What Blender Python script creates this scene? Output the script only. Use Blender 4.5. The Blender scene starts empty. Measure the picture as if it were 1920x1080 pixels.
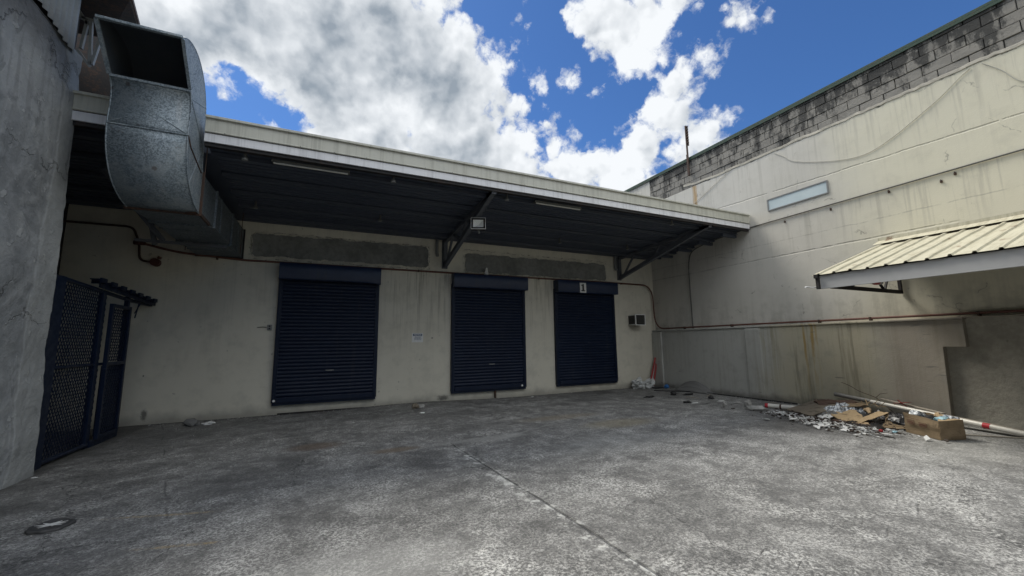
import bpy, bmesh, math, random
from mathutils import Vector, Matrix, noise
R = math.radians
C = bpy.context.scene.collection
scene = bpy.context.scene

# ------------------------------------------------------------------ camera
F_PX, PITCH, ROLL, YAW = 744.45, 0.13641, -0.01333, 0.43246
def cam_axes():
    F = Vector((math.sin(YAW)*math.cos(PITCH), math.cos(YAW)*math.cos(PITCH), math.sin(PITCH)))
    Rt = Vector((math.cos(YAW), -math.sin(YAW), 0))
    U = Rt.cross(F)
    c, s = math.cos(ROLL), math.sin(ROLL)
    return F, Rt*c+U*s, -Rt*s+U*c
F_, R_, U_ = cam_axes()
cd = bpy.data.cameras.new('camera'); cam = bpy.data.objects.new('camera', cd); C.objects.link(cam)
cd.sensor_width = 36; cd.lens = F_PX/1920*36; cd.clip_end = 2000; cd.clip_start = 0.05
M = Matrix((( R_.x, U_.x, -F_.x, 0), (R_.y, U_.y, -F_.y, 0), (R_.z, U_.z, -F_.z, 1.6), (0, 0, 0, 1)))
cam.matrix_world = M
scene.camera = cam

# ------------------------------------------------------------------ node expression helper
class E:
    """wraps a socket so that shader maths can be written as expressions"""
    nt = None
    def __init__(s, sock): s.s = sock
    def _m(op, *a, clamp=False):
        n = E.nt.nodes.new('ShaderNodeMath'); n.operation = op; n.use_clamp = clamp
        for i, v in enumerate(a): put(v, n.inputs[i])
        return E(n.outputs[0])
    def __add__(a, b): return E._m('ADD', a, b)
    __radd__ = __add__
    def __sub__(a, b): return E._m('SUBTRACT', a, b)
    def __rsub__(a, b): return E._m('SUBTRACT', b, a)
    def __mul__(a, b): return E._m('MULTIPLY', a, b)
    __rmul__ = __mul__
    def __truediv__(a, b): return E._m('DIVIDE', a, b)
def put(v, sock):
    if isinstance(v, E): E.nt.links.new(v.s, sock)
    elif isinstance(v, (tuple, list)):
        v = tuple(v)
        if sock.type == 'RGBA' and len(v) == 3: v = v+(1,)
        sock.default_value = v
    else: sock.default_value = v
def mx(a, b): return E._m('MAXIMUM', a, b)
def mn(a, b): return E._m('MINIMUM', a, b)
def ab(a): return E._m('ABSOLUTE', a)
def sat(a): return E._m('ADD', a, 0.0, clamp=True)
def ramp(v, a, b, lo=0., hi=1., smooth=True):
    n = E.nt.nodes.new('ShaderNodeMapRange'); n.interpolation_type = 'SMOOTHSTEP' if smooth else 'LINEAR'
    put(v, n.inputs[0])
    for i, x in enumerate((a, b, lo, hi)): put(x, n.inputs[1+i])
    return E(n.outputs[0])
def mixc(f, a, b, mode='MIX'):
    n = E.nt.nodes.new('ShaderNodeMix'); n.data_type = 'RGBA'; n.blend_type = mode
    put(f, n.inputs[0]); put(a, n.inputs[6]); put(b, n.inputs[7])
    return E(n.outputs[2])
def coords(kind='Object'):
    n = E.nt.nodes.new('ShaderNodeTexCoord'); return E(n.outputs[kind])
def xyz(v):
    n = E.nt.nodes.new('ShaderNodeSeparateXYZ'); put(v, n.inputs[0]); return E(n.outputs[0]), E(n.outputs[1]), E(n.outputs[2])
def comb(x, y, z):
    n = E.nt.nodes.new('ShaderNodeCombineXYZ')
    for i, v in enumerate((x, y, z)): put(v, n.inputs[i])
    return E(n.outputs[0])
def vm(op, a, b, sc=None):
    n = E.nt.nodes.new('ShaderNodeVectorMath'); n.operation = op; put(a, n.inputs[0])
    if b is not None: put(b, n.inputs[1])
    if sc is not None: put(sc, n.inputs[3])
    return E(n.outputs['Value'] if op in ('DISTANCE', 'DOT_PRODUCT', 'LENGTH') else n.outputs[0])
def nz(v, scale=1., detail=4., rough=.55, dist=0., col=False):
    n = E.nt.nodes.new('ShaderNodeTexNoise'); put(v, n.inputs['Vector'])
    put(scale, n.inputs['Scale']); put(detail, n.inputs['Detail']); put(rough, n.inputs['Roughness']); put(dist, n.inputs['Distortion'])
    return E(n.outputs[1 if col else 0])
def vor(v, scale=1., feature='F1', out=0, rnd=1.):
    n = E.nt.nodes.new('ShaderNodeTexVoronoi'); n.feature = feature; put(v, n.inputs['Vector']); put(scale, n.inputs['Scale'])
    put(rnd, n.inputs['Randomness']); return E(n.outputs[out])
def scl(v, s): return vm('MULTIPLY', v, s)

# ------------------------------------------------------------------ world: sky with broken cumulus
SUN_EL, SUN_AZ = 58.0, -24.0        # azimuth measured from +Y towards +X
w = bpy.data.worlds.new("World"); scene.world = w; w.use_nodes = True
nt = w.node_tree; nt.nodes.clear(); E.nt = nt
sky = nt.nodes.new('ShaderNodeTexSky'); sky.sky_type = 'NISHITA'; sky.sun_disc = False
sky.sun_elevation = R(SUN_EL); sky.sun_rotation = R(SUN_AZ); sky.altitude = 50; sky.air_density = 1.0; sky.dust_density = 0.3; sky.ozone_density = 2.5
geo = coords('Generated')
d = vm('NORMALIZE', geo, None)
dx, dy, dz = xyz(d)
inv = 1.0/1.0
hz = mx(dz, 0.12)
plane = comb(dx/hz, dy/hz, 0.0)              # the cloud deck seen as a flat layer overhead
BLOBS = [(-.25,.84,.49,.08),(-.12,.86,.51,.08),(0.0,.855,.52,.09),(.12,.88,.46,.09),(.44,.80,.42,.06),(.38,.84,.42,.09),(-0.283,0.8,0.53,0.13),(-0.173,0.813,0.556,0.16),(-0.04,0.826,0.563,0.18),(0.101,0.796,0.597,0.165),(0.215,0.823,0.532,0.15),(-0.191,0.847,0.514,0.07),(-0.01,0.872,0.472,0.09),(0.096,0.911,0.405,0.15),(0.254,0.876,0.409,0.166),(0.381,0.817,0.433,0.085),(0.325,0.811,0.486,0.08),(0.154,0.732,0.664,0.065),(0.232,0.764,0.603,0.075),(0.337,0.728,0.597,0.031),(0.347,0.767,0.54,0.047),(0.458,0.756,0.467,0.05),(0.498,0.766,0.406,0.07),(0.422,0.814,0.399,0.085),(0.536,0.73,0.424,0.04),(0.573,0.722,0.388,0.05),(0.48,0.58,0.658,0.07),(0.54,0.539,0.646,0.088),(0.588,0.489,0.645,0.051),(0.527,0.592,0.61,0.062),(0.653,0.517,0.553,0.036),(0.665,0.494,0.559,0.025),(0.647,0.555,0.523,0.057),(0.637,0.592,0.493,0.065),(0.625,0.65,0.431,0.078),(0.59,0.703,0.396,0.073),(0.718,0.543,0.436,0.045),(0.712,0.582,0.392,0.066),(0.63,0.677,0.379,0.071),(0.679,0.426,0.598,0.027),(0.686,0.41,0.601,0.018),(0.326,0.662,0.675,0.022),(0.331,0.646,0.688,0.018),(0.462,0.677,0.574,0.016),(0.394,0.711,0.583,0.013),(0.407,0.724,0.556,0.016),(0.749,0.498,0.437,0.012),
 (-.5,.6,.6,.3),(-.2,.45,.87,.28),(-.7,-.1,.7,.5),(.1,-.6,.8,.5),(.75,-.45,.5,.4),(-.3,-.85,.4,.45),(-.9,.3,.3,.4),(.3,-.1,.95,.22)]
warp = vm('SUBTRACT', nz(d, 9., 5., .6, col=True), (.5,.5,.5))
warp2 = vm('SUBTRACT', nz(d, 30., 4., .6, col=True), (.5,.5,.5))
dw = vm('ADD', d, vm('ADD', vm('SCALE', warp, None, .10), vm('SCALE', warp2, None, .028)))
D = None; S = None
for (bx, by, bz, br) in BLOBS:
    if br < .1: br = br*1.06+.004
    q = E._m('SUBTRACT', br, vm('DISTANCE', dw, (bx, by, bz)))/.07
    D = q if D is None else E._m('SMOOTH_MAX', D, q, .3)
for (bx, by, bz, br) in [(-0.167,0.872,0.453,.042),(-.115,.877,.464,.03),(-.22,.869,.442,.03)]:     # gaps of blue inside the big cloud
    q = (vm('DISTANCE', dw, (bx, by, bz)) - br)/.05
    D = E._m('SMOOTH_MIN', D, q, .2)
df = vm('ADD', d, vm('SCALE', warp2, None, .03))
def lumps(v):
    a = E.nt.nodes.new('ShaderNodeTexVoronoi'); a.feature = 'F1'; put(v, a.inputs['Vector']); put(15., a.inputs['Scale'])
    b = E.nt.nodes.new('ShaderNodeTexVoronoi'); b.feature = 'F1'; put(v, b.inputs['Vector']); put(37., b.inputs['Scale'])
    return E(a.outputs['Distance'])*.62 + E(b.outputs['Distance'])*.34
fb = nz(df, 11., 6., .6)
fine = nz(df, 60., 4., .62)
lm = lumps(df)
dens = D + (fb-.5)*1.6 + (.46-lm)*1.5 + (fine-.5)*.75
alpha = ramp(dens, -.05, .5)*ramp(D, -.95, -.35)
# relief: compare density a little towards the light with density here
L = Vector((math.sin(R(SUN_AZ))*math.cos(R(SUN_EL)), math.cos(R(SUN_AZ))*math.cos(R(SUN_EL)), math.sin(R(SUN_EL))))
lml = lumps(vm('ADD', df, tuple(L*.02)))
fbl = nz(vm('ADD', df, tuple(L*.025)), 11., 3., .6); fb0 = nz(df, 11., 3., .6)
bigl = nz(vm('ADD', d, tuple(L*.07)), 5., 4., .6); big0 = nz(d, 5., 4., .6)
relief = (lml-lm)*.9 + (fb0-fbl)*.8 + (big0-bigl)*2.3
big = nz(d, 6.5, 5., .58)
core = ramp(D + (fb-.5)*1.4 + (.46-lm)*.8, .25, 1.7)     # thick middles turn grey, thin rims stay bright
west = ramp(dx, .55, .05)*ramp(dy, -.1, .3)           # the big bank to the west is the thick grey one
greyish = core*(west*.50+.12) + ramp(big, .42, .66)*west*.30*core
shade = sat(1.0 - greyish + relief*.85 - .05)
cloud = mixc(shade, (2.0, 2.35, 2.75), (6.0, 6.2, 6.4))
behind = ramp(dy, .15, -.5, 1., 2.2)                 # clouds opposite the sun, out of view, brightened to add front light
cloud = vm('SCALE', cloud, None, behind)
blue = vm('MULTIPLY', E(sky.outputs[0]), (.34, .53, .77))
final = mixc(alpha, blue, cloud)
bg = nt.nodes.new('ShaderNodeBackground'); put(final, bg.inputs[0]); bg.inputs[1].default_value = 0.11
ow = nt.nodes.new('ShaderNodeOutputWorld'); nt.links.new(bg.outputs[0], ow.inputs[0])
w.cycles.sampling_method = 'MANUAL'; w.cycles.sample_map_resolution = 512

sd = bpy.data.lights.new('sun', 'SUN'); sd.energy = 2.8; sd.angle = R(24); sd.color = (1, .95, .86)
so = bpy.data.objects.new('sun', sd); C.objects.link(so)
so.rotation_euler = (-L).to_track_quat('-Z', 'Y').to_euler()
scene.view_settings.view_transform = 'Standard'; scene.view_settings.look = 'None'
scene.view_settings.exposure = 0.50; scene.view_settings.gamma = 1.0
scene.cycles.max_bounces = 8; scene.cycles.diffuse_bounces = 3

# ------------------------------------------------------------------ materials
def mat(name, fn, **kw):
    m = bpy.data.materials.new(name); m.use_nodes = True; t = m.node_tree; t.nodes.clear(); E.nt = t
    b = t.nodes.new('ShaderNodeBsdfPrincipled'); o = t.nodes.new('ShaderNodeOutputMaterial'); t.links.new(b.outputs[0], o.inputs[0])
    r = fn()      # dict: color, rough, metal, bump (height, dist, strength), alpha
    put(r['color'], b.inputs['Base Color']); put(r.get('rough', .8), b.inputs['Roughness']); put(r.get('metal', 0.), b.inputs['Metallic'])
    if 'spec' in r: put(r['spec'], b.inputs['Specular IOR Level'])
    if 'alpha' in r: put(r['alpha'], b.inputs['Alpha'])
    if 'trans' in r: put(r['trans'], b.inputs['Transmission Weight'])
    if 'bump' in r:
        h, dist, st = r['bump']; n = t.nodes.new('ShaderNodeBump'); n.inputs['Distance'].default_value = dist; n.inputs['Strength'].default_value = st
        put(h, n.inputs['Height']); t.links.new(n.outputs[0], b.inputs['Normal'])
    return m
def simple(name, col, rough=.7, metal=0., var=.25, sc=6., bump=.0, dirt=(.1,.09,.07), dirt_amt=.3, stretch=(1,1,1)):
    def f():
        p = scl(coords(), stretch)
        a = nz(p, sc, 5., .6); b = nz(p, sc*6, 3., .6)
        c = mixc(a, tuple(x*(1-var) for x in col), tuple(min(1, x*(1+var)) for x in col))
        c = mixc(ramp(b*.5+a*.5, .52, .72)*dirt_amt, c, dirt)
        r = dict(color=c, rough=ramp(a, .3, .7, max(.05, rough-.12), min(1, rough+.12)), metal=metal)
        if bump: r['bump'] = (b*.4+a, .02, bump)
        return r
    return mat(name, f)

def line_mask(v, width, soft): return ramp(ab(v), width, width+soft, 1., 0.)

def m_back_wall():
    p = coords(); x, y, z = xyz(p)
    big = nz(p, .6, 4., .6); med = nz(p, 3.5, 5., .6); fin = nz(p, 40., 4., .6)
    streak = nz(scl(p, (6.5, 1, .35)), 1., 5., .65); streak2 = nz(scl(p, (22, 1, .9)), 1., 4., .6)
    base = mixc(big, (.53,.50,.415), (.64,.61,.51))
    base = mixc(ramp(med, .45, .75)*.35, base, (.36,.35,.30))
    # dirty runs below the pipe and hoods, between the shutters
    zone = ramp(z, 1.6, 3.5)*ramp(z, 3.66, 3.58)*mx(ramp(x, 1.3, 1.6)*ramp(x, 3.2, 3.0), ramp(x, 5.5, 5.7)*ramp(x, 6.6, 6.4))
    runs = ramp(streak*.6+streak2*.4, .47, .62)*zone
    base = mixc(runs*.6, base, (.19,.17,.12))
    runs2 = ramp(streak2*.5+streak*.5, .50, .60)*ramp(z, .2, 2.8)*ramp(x, -6., -2., .1, .4)
    base = mixc(runs2*.35, base, (.25,.235,.19))
    for (xa, xb) in ((-1.75, 2.47), (3.57, 8.66)):
        ex = mx(xa-x, x-xb); ez = mx(3.70-z, z-4.30); e = mx(ex, ez) + (nz(p, 5., 5., .7)-.5)*.16
        chip = ramp(ab(e-.035), .0, .016, 1., 0.)*ramp(nz(p, 7., 5., .7), .47, .55)
        base = mixc(chip*.85, base, (.055,.053,.045))
        halo = ramp(e, .10, .0)*ramp(nz(p, 3., 4., .6), .4, .6)
        base = mixc(halo*.35, base, (.27,.26,.225))
    # splash back at the foot of the wall
    foot = ramp(z + (nz(scl(p, (3, 1, 3)), 1., 4.)-.5)*.35, .0, .28, 1., 0.)
    base = mixc(foot*.55, base, (.13,.125,.11))
    for (sx_, sz_, rr_, rz_) in ((-3.42, .20, .07, .16), (-3.5, 1.0, .02, .03), (2.95, .12, .22, .10), (2.62, 1.75, .03, .03)):
        qd = vm('LENGTH', comb((x-sx_)/rr_, 0., (z-sz_)/rz_), None)+(nz(p, 14., 4., .7)-.5)*1.6
        base = mixc(ramp(qd, 1., .3)*.75, base, (.05,.05,.045))
    spots = ramp(nz(p, 9., 2., .4), .70, .76)
    base = mixc(spots*.5, base, (.20,.19,.16))
    return dict(color=base, rough=ramp(med, .3, .7, .6, .85), bump=(fin*.25+med*.6+big, .02, .35))
def m_right_wall():
    p = coords(); x, y, z = xyz(p)
    big = nz(p, .45, 4., .6); med = nz(p, 3., 5., .62); fin = nz(p, 45., 4., .6)
    st = nz(scl(p, (1, 5.0, .3)), 1., 5., .65); st2 = nz(scl(p, (1, 19, .8)), 1., 4., .6)
    warm = ramp(y+(big-.5)*3, 6.2, 3.4)                   # yellower, paler tone on the near half
    base = mixc(warm, (.55,.53,.475), (.63,.60,.475))
    base = mixc(ramp(big, .45, .7)*.25, base, (.42,.405,.35))
    base = mixc(ramp(med, .50, .74)*.25, base, (.40,.385,.33))
    runs = ramp(st*.55+st2*.45, .49, .62)
    zt = ramp(z, 4.8, 6.7)*.75 + ramp(z, 3.3, 4.7)*ramp(z, 4.8, 4.72)*.9 + .15
    base = mixc(runs*zt*.40, base, (.31,.295,.25))
    # horizontal construction joints
    wob = (nz(scl(p, (1, 1.4, 1)), 1., 5., .7)-.5)*.06
    j1 = line_mask(z+wob-3.78, .006, .02)*ramp(st, .30, .6)*ramp(y, 3.0, 3.3)
    j2 = line_mask(z+wob*1.4-5.52-(y-5)*.03, .006, .016)*ramp(st, .36, .5)
    j3 = line_mask(z+wob*1.4-4.18, .004, .014)*ramp(st, .35, .6)
    base = mixc(mx(j1, mx(j2, j3))*.38, base, (.17,.165,.145))
    cr = vor(p + 0 if False else vm('ADD', p, vm('SCALE', nz(p, 2., 4., .6, col=True), None, .5)), .55, 'DISTANCE_TO_EDGE', 0)
    crk = ramp(cr, .0, .006, 1., 0.)*ramp(med, .5, .62)
    base = mixc(crk*.6, base, (.14,.135,.12))
    # rust run coming off the parapet
    rr = line_mask(y+(nz(scl(p, (1,1,3)), 1., 3.)-.5)*.08-8.88, .05, .05)*ramp(z, 5.5, 6.0)*ramp(z, 6.75, 6.6)*ramp(st2, .3, .5)
    base = mixc(rr*.75, base, (.36,.21,.055))
    rag = ramp(z+(nz(scl(p, (1, 2.4, 5)), 1., 6., .75)-.5)*.34-ramp(y, 8.3, 9.3)*.1, 6.655, 6.675)*ramp(z, 6.70, 6.66)*ramp(nz(p, 1.3, 3.), .36, .46)
    base = mixc(rag*.9, base, (.035,.034,.03))
    dirtb = ramp(z, 3.1, 2.0)*ramp(med*.5+st*.5, .45, .6)
    base = mixc(dirtb*.35, base, (.26,.25,.21))
    return dict(color=base, rough=ramp(med, .3, .7, .6, .85), bump=(fin*.2+med*.5+big+mx(j1, j2)*-1.2, .025, .4))
def m_low_wall():
    p = coords(); x, y, z = xyz(p)
    big = nz(p, .7, 4., .6); med = nz(p, 3., 5., .62); fin = nz(p, 45., 4., .6)
    st = nz(scl(p, (1, 4.2, .35)), 1., 5., .65); st2 = nz(scl(p, (1, 16, .8)), 1., 4., .6)
    warm = ramp(y+(big-.5)*1.2, 7.3, 6.2)*ramp(y, 4.1, 4.9)
    base = mixc(warm, mixc(ramp(y, 4.9, 4.1), (.40,.40,.37), (.33,.30,.25)), (.45,.415,.31))  # darker brown at the near end: awning shade put into the colour
    runs = ramp(st*.55+st2*.45, .47, .63)
    base = mixc(runs*(warm*.45+.22), base, (.19,.175,.12))
    base = mixc(ramp(med, .5, .72)*.35, base, (.24,.235,.21))
    wig = (nz(scl(p, (1,1,1.3)), 1., 3.)-.5)*.10
    for (yy, wd, a) in ((5.95, .016, .8), (5.77, .024, .85), (6.72, .03, .35), (6.98, .035, .35), (5.68,.012,.5)):
        base = mixc(line_mask(y+wig-yy, wd, .02)*ramp(z, -.1, 1.6)*ramp(nz(scl(p, (1, 8, 1.6)), 1., 4.), .3, .55)*a, base, (.34,.22,.055) if yy < 6 else (.24,.22,.12))
    foot = ramp(z + (nz(scl(p, (1, 4, 4)), 1., 4.)-.5)*.3, .0, .22, 1., 0.)
    base = mixc(foot*.7, base, (.09,.085,.075))
    gouge = ramp(nz(scl(p, (1, 2.2, 14)), 1., 2.), .71, .74)
    base = mixc(gouge*.6, base, (.14,.14,.13))
    return dict(color=base, rough=.8, bump=(fin*.25+med*.6+big, .025, .4))
def m_rough_plaster(c1=(.155,.155,.145), c2=(.235,.235,.22)):
    def f():
        p = coords(); a = nz(p, 1.6, 6., .65); b = nz(p, 9., 5., .65); c = nz(p, 60., 4., .6)
        base = mixc(ramp(a*.6+b*.4, .35, .65), c1, c2)
        base = mixc(ramp(b, .62, .72)*.5, base, tuple(x*.5 for x in c1))
        return dict(color=base, rough=.88, bump=(a+b*.6+c*.2, .03, .6))
    return f
def m_left_wall():
    p = coords(); x, y, z = xyz(p)
    big = nz(p, .9, 6., .62, .6); med = nz(p, 4.2, 6., .65); fin = nz(p, 38., 5., .65)
    base = mixc(ramp(big, .32, .66), (.165,.175,.18), (.315,.33,.335))
    base = mixc(ramp(med, .42, .70)*.5, base, (.38,.39,.385))
    base = mixc(ramp(nz(p, 2.1, 5., .7, 1.2), .55, .64)*.5, base, (.12,.128,.133))
    wp = vm('ADD', p, vm('SCALE', nz(p, 1.7, 5., .65, col=True), None, .9))
    cr = vor(wp, .62, 'DISTANCE_TO_EDGE', 0)
    crk = ramp(cr, .0, .011, 1., 0.)*ramp(nz(p, 1.1, 2.), .48, .56)
    base = mixc(crk*.42, base, (.06,.062,.065))
    flake = ramp(nz(p, 6.5, 4., .55), .64, .665)
    base = mixc(flake*.45, base, (.46,.47,.465))
    drip = ramp(nz(scl(p, (1, 9, .6)), 1., 4.), .5, .68)*ramp(z, 2., 5.5)
    base = mixc(drip*.35, base, (.10,.10,.10))
    soot = ramp(z+(med-.5)*.6, 5.05, 5.55)
    base = mixc(soot*.7, base, (.06,.058,.055))
    # render cut back along the free edge, a paler strip
    edge = ramp(y+(nz(p, 2.5, 4.)-.5)*.2, 6.86, 6.92)
    base = mixc(edge*.35, base, (.34,.35,.335))
    cut = line_mask(y+(nz(p, 2.5, 4.)-.5)*.2-6.88, .004, .02)
    base = mixc(cut*.35, base, (.10,.10,.10))
    return dict(color=base, rough=.9, bump=(big*1.5+med*.7+fin*.16-crk*.8+flake*.25+edge*.3, .05, .75))
def m_ground():
    p = coords(); x, y, z = xyz(p)
    a = nz(p, .34, 6., .62, .4); b = nz(p, 1.3, 6., .66, .8); c = nz(p, 7., 6., .7); f = nz(p, 42., 5., .7); g = nz(p, 130., 3., .6)
    base = mixc(ramp(b*.5+c*.3+a*.2, .36, .62), (.105,.104,.10), (.19,.188,.18))
    # worn, dusty patches: more of them in the open part of the yard
    openn = ramp(y, 9.6, 3.0)
    dust = ramp(c*.46+b*.36+a*.18 + openn*.05 + ramp(x, -3.5, 1.5)*.028, .50, .63)
    w1 = nz(vm('ADD', p, vm('SCALE', nz(p, 14., 3., .5, col=True), None, .10)), 38., 5., .72)
    grit = ramp(f*.35+g*.25+w1*.40, .47, .56)
    base = mixc((dust*.60+.20)*grit*.95, base, (.48,.475,.45))
    chalk = ramp(nz(p, 1.15, 6., .72, .6) + openn*.05 - ramp(x, 6., 9.)*.04, .50, .76)
    base = mixc(chalk*ramp(f*.4+w1*.6, .46, .58)*.9, base, (.66,.655,.62))
    
    base = mixc(ramp(f*.4+g*.25+w1*.35, .40, .50, 1., 0.)*.6, base, (.055,.055,.053))
    rot = comb(x*.94+y*.34, y*.94-x*.34, 0.)
    mot = ramp(nz(p, 2.6, 8., .72, .5), .34, .66, .80, 1.16)*ramp(nz(scl(rot, (.6, 2.0, 1)), 1., 7., .7), .34, .66, .86, 1.12)
    base = mixc(1., base, comb(mot, mot, mot), 'MULTIPLY')
    # brushed and scraped marks
    scr = ramp(nz(scl(rot, (.9, 14, 1)), 1., 7., .72), .53, .66)*ramp(b, .40, .58)
    base = mixc(scr*.34*ramp(grit, .0, 1., .35, 1.), base, (.46,.46,.44))
    scr2 = ramp(nz(scl(rot, (.9, 11, 1)), 1.7, 6., .7), .60, .72)
    base = mixc(scr2*.4, base, (.045,.045,.045))
    pit = ramp(nz(p, 11., 6., .7, 1.5), .62, .66)*ramp(nz(p, .9, 3.), .42, .58)
    base = mixc(pit*.6, base, (.04,.04,.04))
    # dark tyre and oil marks
    oil = ramp(nz(p, .8, 5., .6, 1.), .60, .70)
    base = mixc(oil*.28, base, (.075,.075,.07))
    # slab joint running away from the viewer, with spalled edges
    wob = (nz(p, 3., 5., .7)-.5)*.05
    jx = x - 1.88 - (6.36-y)*.066 + wob
    jm = line_mask(jx, .005, .012)*ramp(y, 6.6, 6.3)
    sp = line_mask(jx+.05, .03, .11)*ramp(nz(p, 6., 6., .7), .50, .58)*ramp(y, 6.4, 5.8)
    base = mixc(sp*.9, base, (.58,.58,.55))
    jd = line_mask(jx+.07, .01, .05)*ramp(nz(p, 9., 5., .7), .48, .56)*ramp(y, 6.4, 5.8)
    base = mixc(jd*.5, base, (.07,.07,.07))
    base = mixc(jm*.6*ramp(nz(p, 4., 4., .7), .36, .5), base, (.03,.03,.03))
    # a second, darker casting beyond the joint
    side = y - 6.13 - (x-1.98)*.43 + (nz(p, 1.2, 4.)-.5)*.25
    patch = ramp(side, .0, -.05)*ramp(side, -.9, -.3)*ramp(x, 1.95, 2.1)*ramp(x, 5.4, 3.6)
    base = mixc(patch*.30, base, (.09,.09,.09))
    base = mixc(line_mask(side, .01, .03)*ramp(x, 1.9, 2.2)*ramp(x, 5.3, 4.6)*.4, base, (.30,.30,.29))
    j2 = line_mask(y-8.35+(nz(p, 1.5, 4.)-.5)*.06-(x-2)*.01, .006, .014)
    base = mixc(j2*.5*ramp(nz(p, .9, 3.), .4, .55), base, (.05,.05,.05))
    j3 = line_mask(x+1.6+(nz(p, 1.5, 4.)-.5)*.1+(y-6)*.3, .004, .014)*ramp(nz(p, 1.1, 3.), .5, .56)
    base = mixc(j3*.6, base, (.05,.05,.05))
    # rusty and sandy blotches, plus plain dark and pale areas
    def blot(cx, cy, rx, ry, col, amt, bs):
        q = vm('LENGTH', comb((x-cx)/rx, (y-cy)/ry, (b-.5)*2.4), None)
        return mixc(ramp(q, 1., .35)*amt, bs, col)
    base = blot(-.1, 7.35, .55, .35, (.12,.085,.06), .7, base)
    base = blot(5.3, 6.5, 1.1, .5, (.27,.235,.155), .5, base)
    base = blot(4.6, 7.6, 1.3, .35, (.22,.18,.12), .45, base)
    base = blot(1.0, 6.5, .5, .2, (.17,.125,.08), .6, base)
    base = blot(2.6, 6.55, 1.2, .22, (.33,.33,.31), .5, base)
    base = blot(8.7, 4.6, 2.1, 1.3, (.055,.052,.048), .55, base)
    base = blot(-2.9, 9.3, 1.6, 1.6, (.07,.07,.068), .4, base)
    base = blot(8.3, 2.7, 2.2, .75, (.36,.36,.335), .32, base)
    base = blot(4.2, 5.3, 1.8, .7, (.34,.34,.32), .30, base)
    base = blot(.2, 3.2, 1.3, .6, (.40,.40,.38), .35, base)
    base = blot(3.2, 3.0, .8, .5, (.07,.07,.068), .35, base)
    base = blot(-.6, 6.0, 1.3, .7, (.07,.07,.068), .40, base)
    for (tx, ty, tr) in ((-2.0, -1.5, 7.6), (-2.0, -1.5, 6.1), (12.5, -1.0, 7.9), (12.5, -1.0, 6.4)):      # faint turning tyre marks
        rd = vm('LENGTH', comb(x-tx, y-ty, 0.), None) - tr + (b-.5)*.18
        tread = ramp(nz(scl(p, (1, 1, 1)), 22., 3., .6), .40, .56)
        base = mixc(line_mask(rd, .07, .07)*tread*ramp(nz(p, .7, 3.), .42, .56)*.42, base, (.045,.045,.044))
    wq = vm('ADD', p, vm('SCALE', nz(p, 2.2, 6., .7, col=True), None, .55))
    ck = ramp(vor(wq, .33, 'DISTANCE_TO_EDGE', 0), .0, .0045, 1., 0.)*ramp(nz(p, .6, 3.), .48, .54)
    base = mixc(ck*.8, base, (.03,.03,.03))
    # traces of yellow road paint
    for (x0, y0, x1, y1) in ((-1.95, 5.28, -.95, 5.0), (-1.45, 4.42, -.78, 4.24), (-2.5, 4.0, -1.8, 3.85)):
        dd = math.hypot(x1-x0, y1-y0); ux, uy = (x1-x0)/dd, (y1-y0)/dd
        al = (x-x0)*ux + (y-y0)*uy; ac = (x-x0)*(-uy) + (y-y0)*ux
        mk = line_mask(ac+(c-.5)*.03, .012, .02)*ramp(al, .0, .3)*ramp(al, dd+.15, dd-.05)*ramp(f*.5+c*.5, .44, .58)
        base = mixc(mk*.75, base, (.34,.25,.12))
    # dirt collected along the walls
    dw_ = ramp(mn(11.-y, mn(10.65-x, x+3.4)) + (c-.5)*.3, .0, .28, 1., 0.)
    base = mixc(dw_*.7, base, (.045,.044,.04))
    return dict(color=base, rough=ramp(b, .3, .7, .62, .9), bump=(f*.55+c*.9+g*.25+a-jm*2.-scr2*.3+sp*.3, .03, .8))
def m_block():
    p = coords(); x, y, z = xyz(p)
    a = nz(p, 2.2, 5., .65); b = nz(p, 14., 5., .65); c = nz(p, 70., 3.)
    cell = nz(scl(p, (1, 2.4, 4.6)), 1., 0.)
    base = mixc(a*.5+cell*.5, (.16,.15,.135), (.33,.315,.28))
    mould = ramp(nz(scl(p, (1, 3.2, 1.3)), 1., 6., .7)+ramp(z, 6.9, 7.7)*.13, .50, .62)
    base = mixc(mould*.85, base, (.022,.023,.023))
    base = mixc(ramp(b, .6, .7)*.4, base, (.36,.35,.33))
    return dict(color=base, rough=.93, bump=(b+c*.4, .02, .7))
def m_navy(k=1., lab=''):
    def f():
        p = coords(); a = nz(p, 1.6, 5., .6); b = nz(p, 9., 5., .65); s = nz(scl(p, (3, 1, 30)), 1., 4.)
        base = mixc(a, (.0014*k,.0055*k,.0200*k), (.0028*k,.0110*k,.034*k))
        base = mixc(ramp(b*.5+a*.5, .52, .68)*.2*k, base, (.012,.022,.040))
        base = mixc(ramp(s, .68, .74)*.35, base, (.12,.13,.16))
        px, py, pz = xyz(p)
        base = mixc(ramp(pz+(b-.5)*1.2, 1.3, .1)*ramp(a*.5+b*.5, .38, .6)*.20*(1. if k < 1.8 else 0.), base, (.030,.034,.045))
        base = mixc(ramp(nz(scl(p, (7, 1, .5)), 1., 5., .65), .55, .68)*.35, base, (.022,.026,.035))
        return dict(color=base, rough=ramp(b, .3, .7, .38, .58), spec=.30*k, bump=(a*.6+b*.15, .02, .25))
    return f
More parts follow.
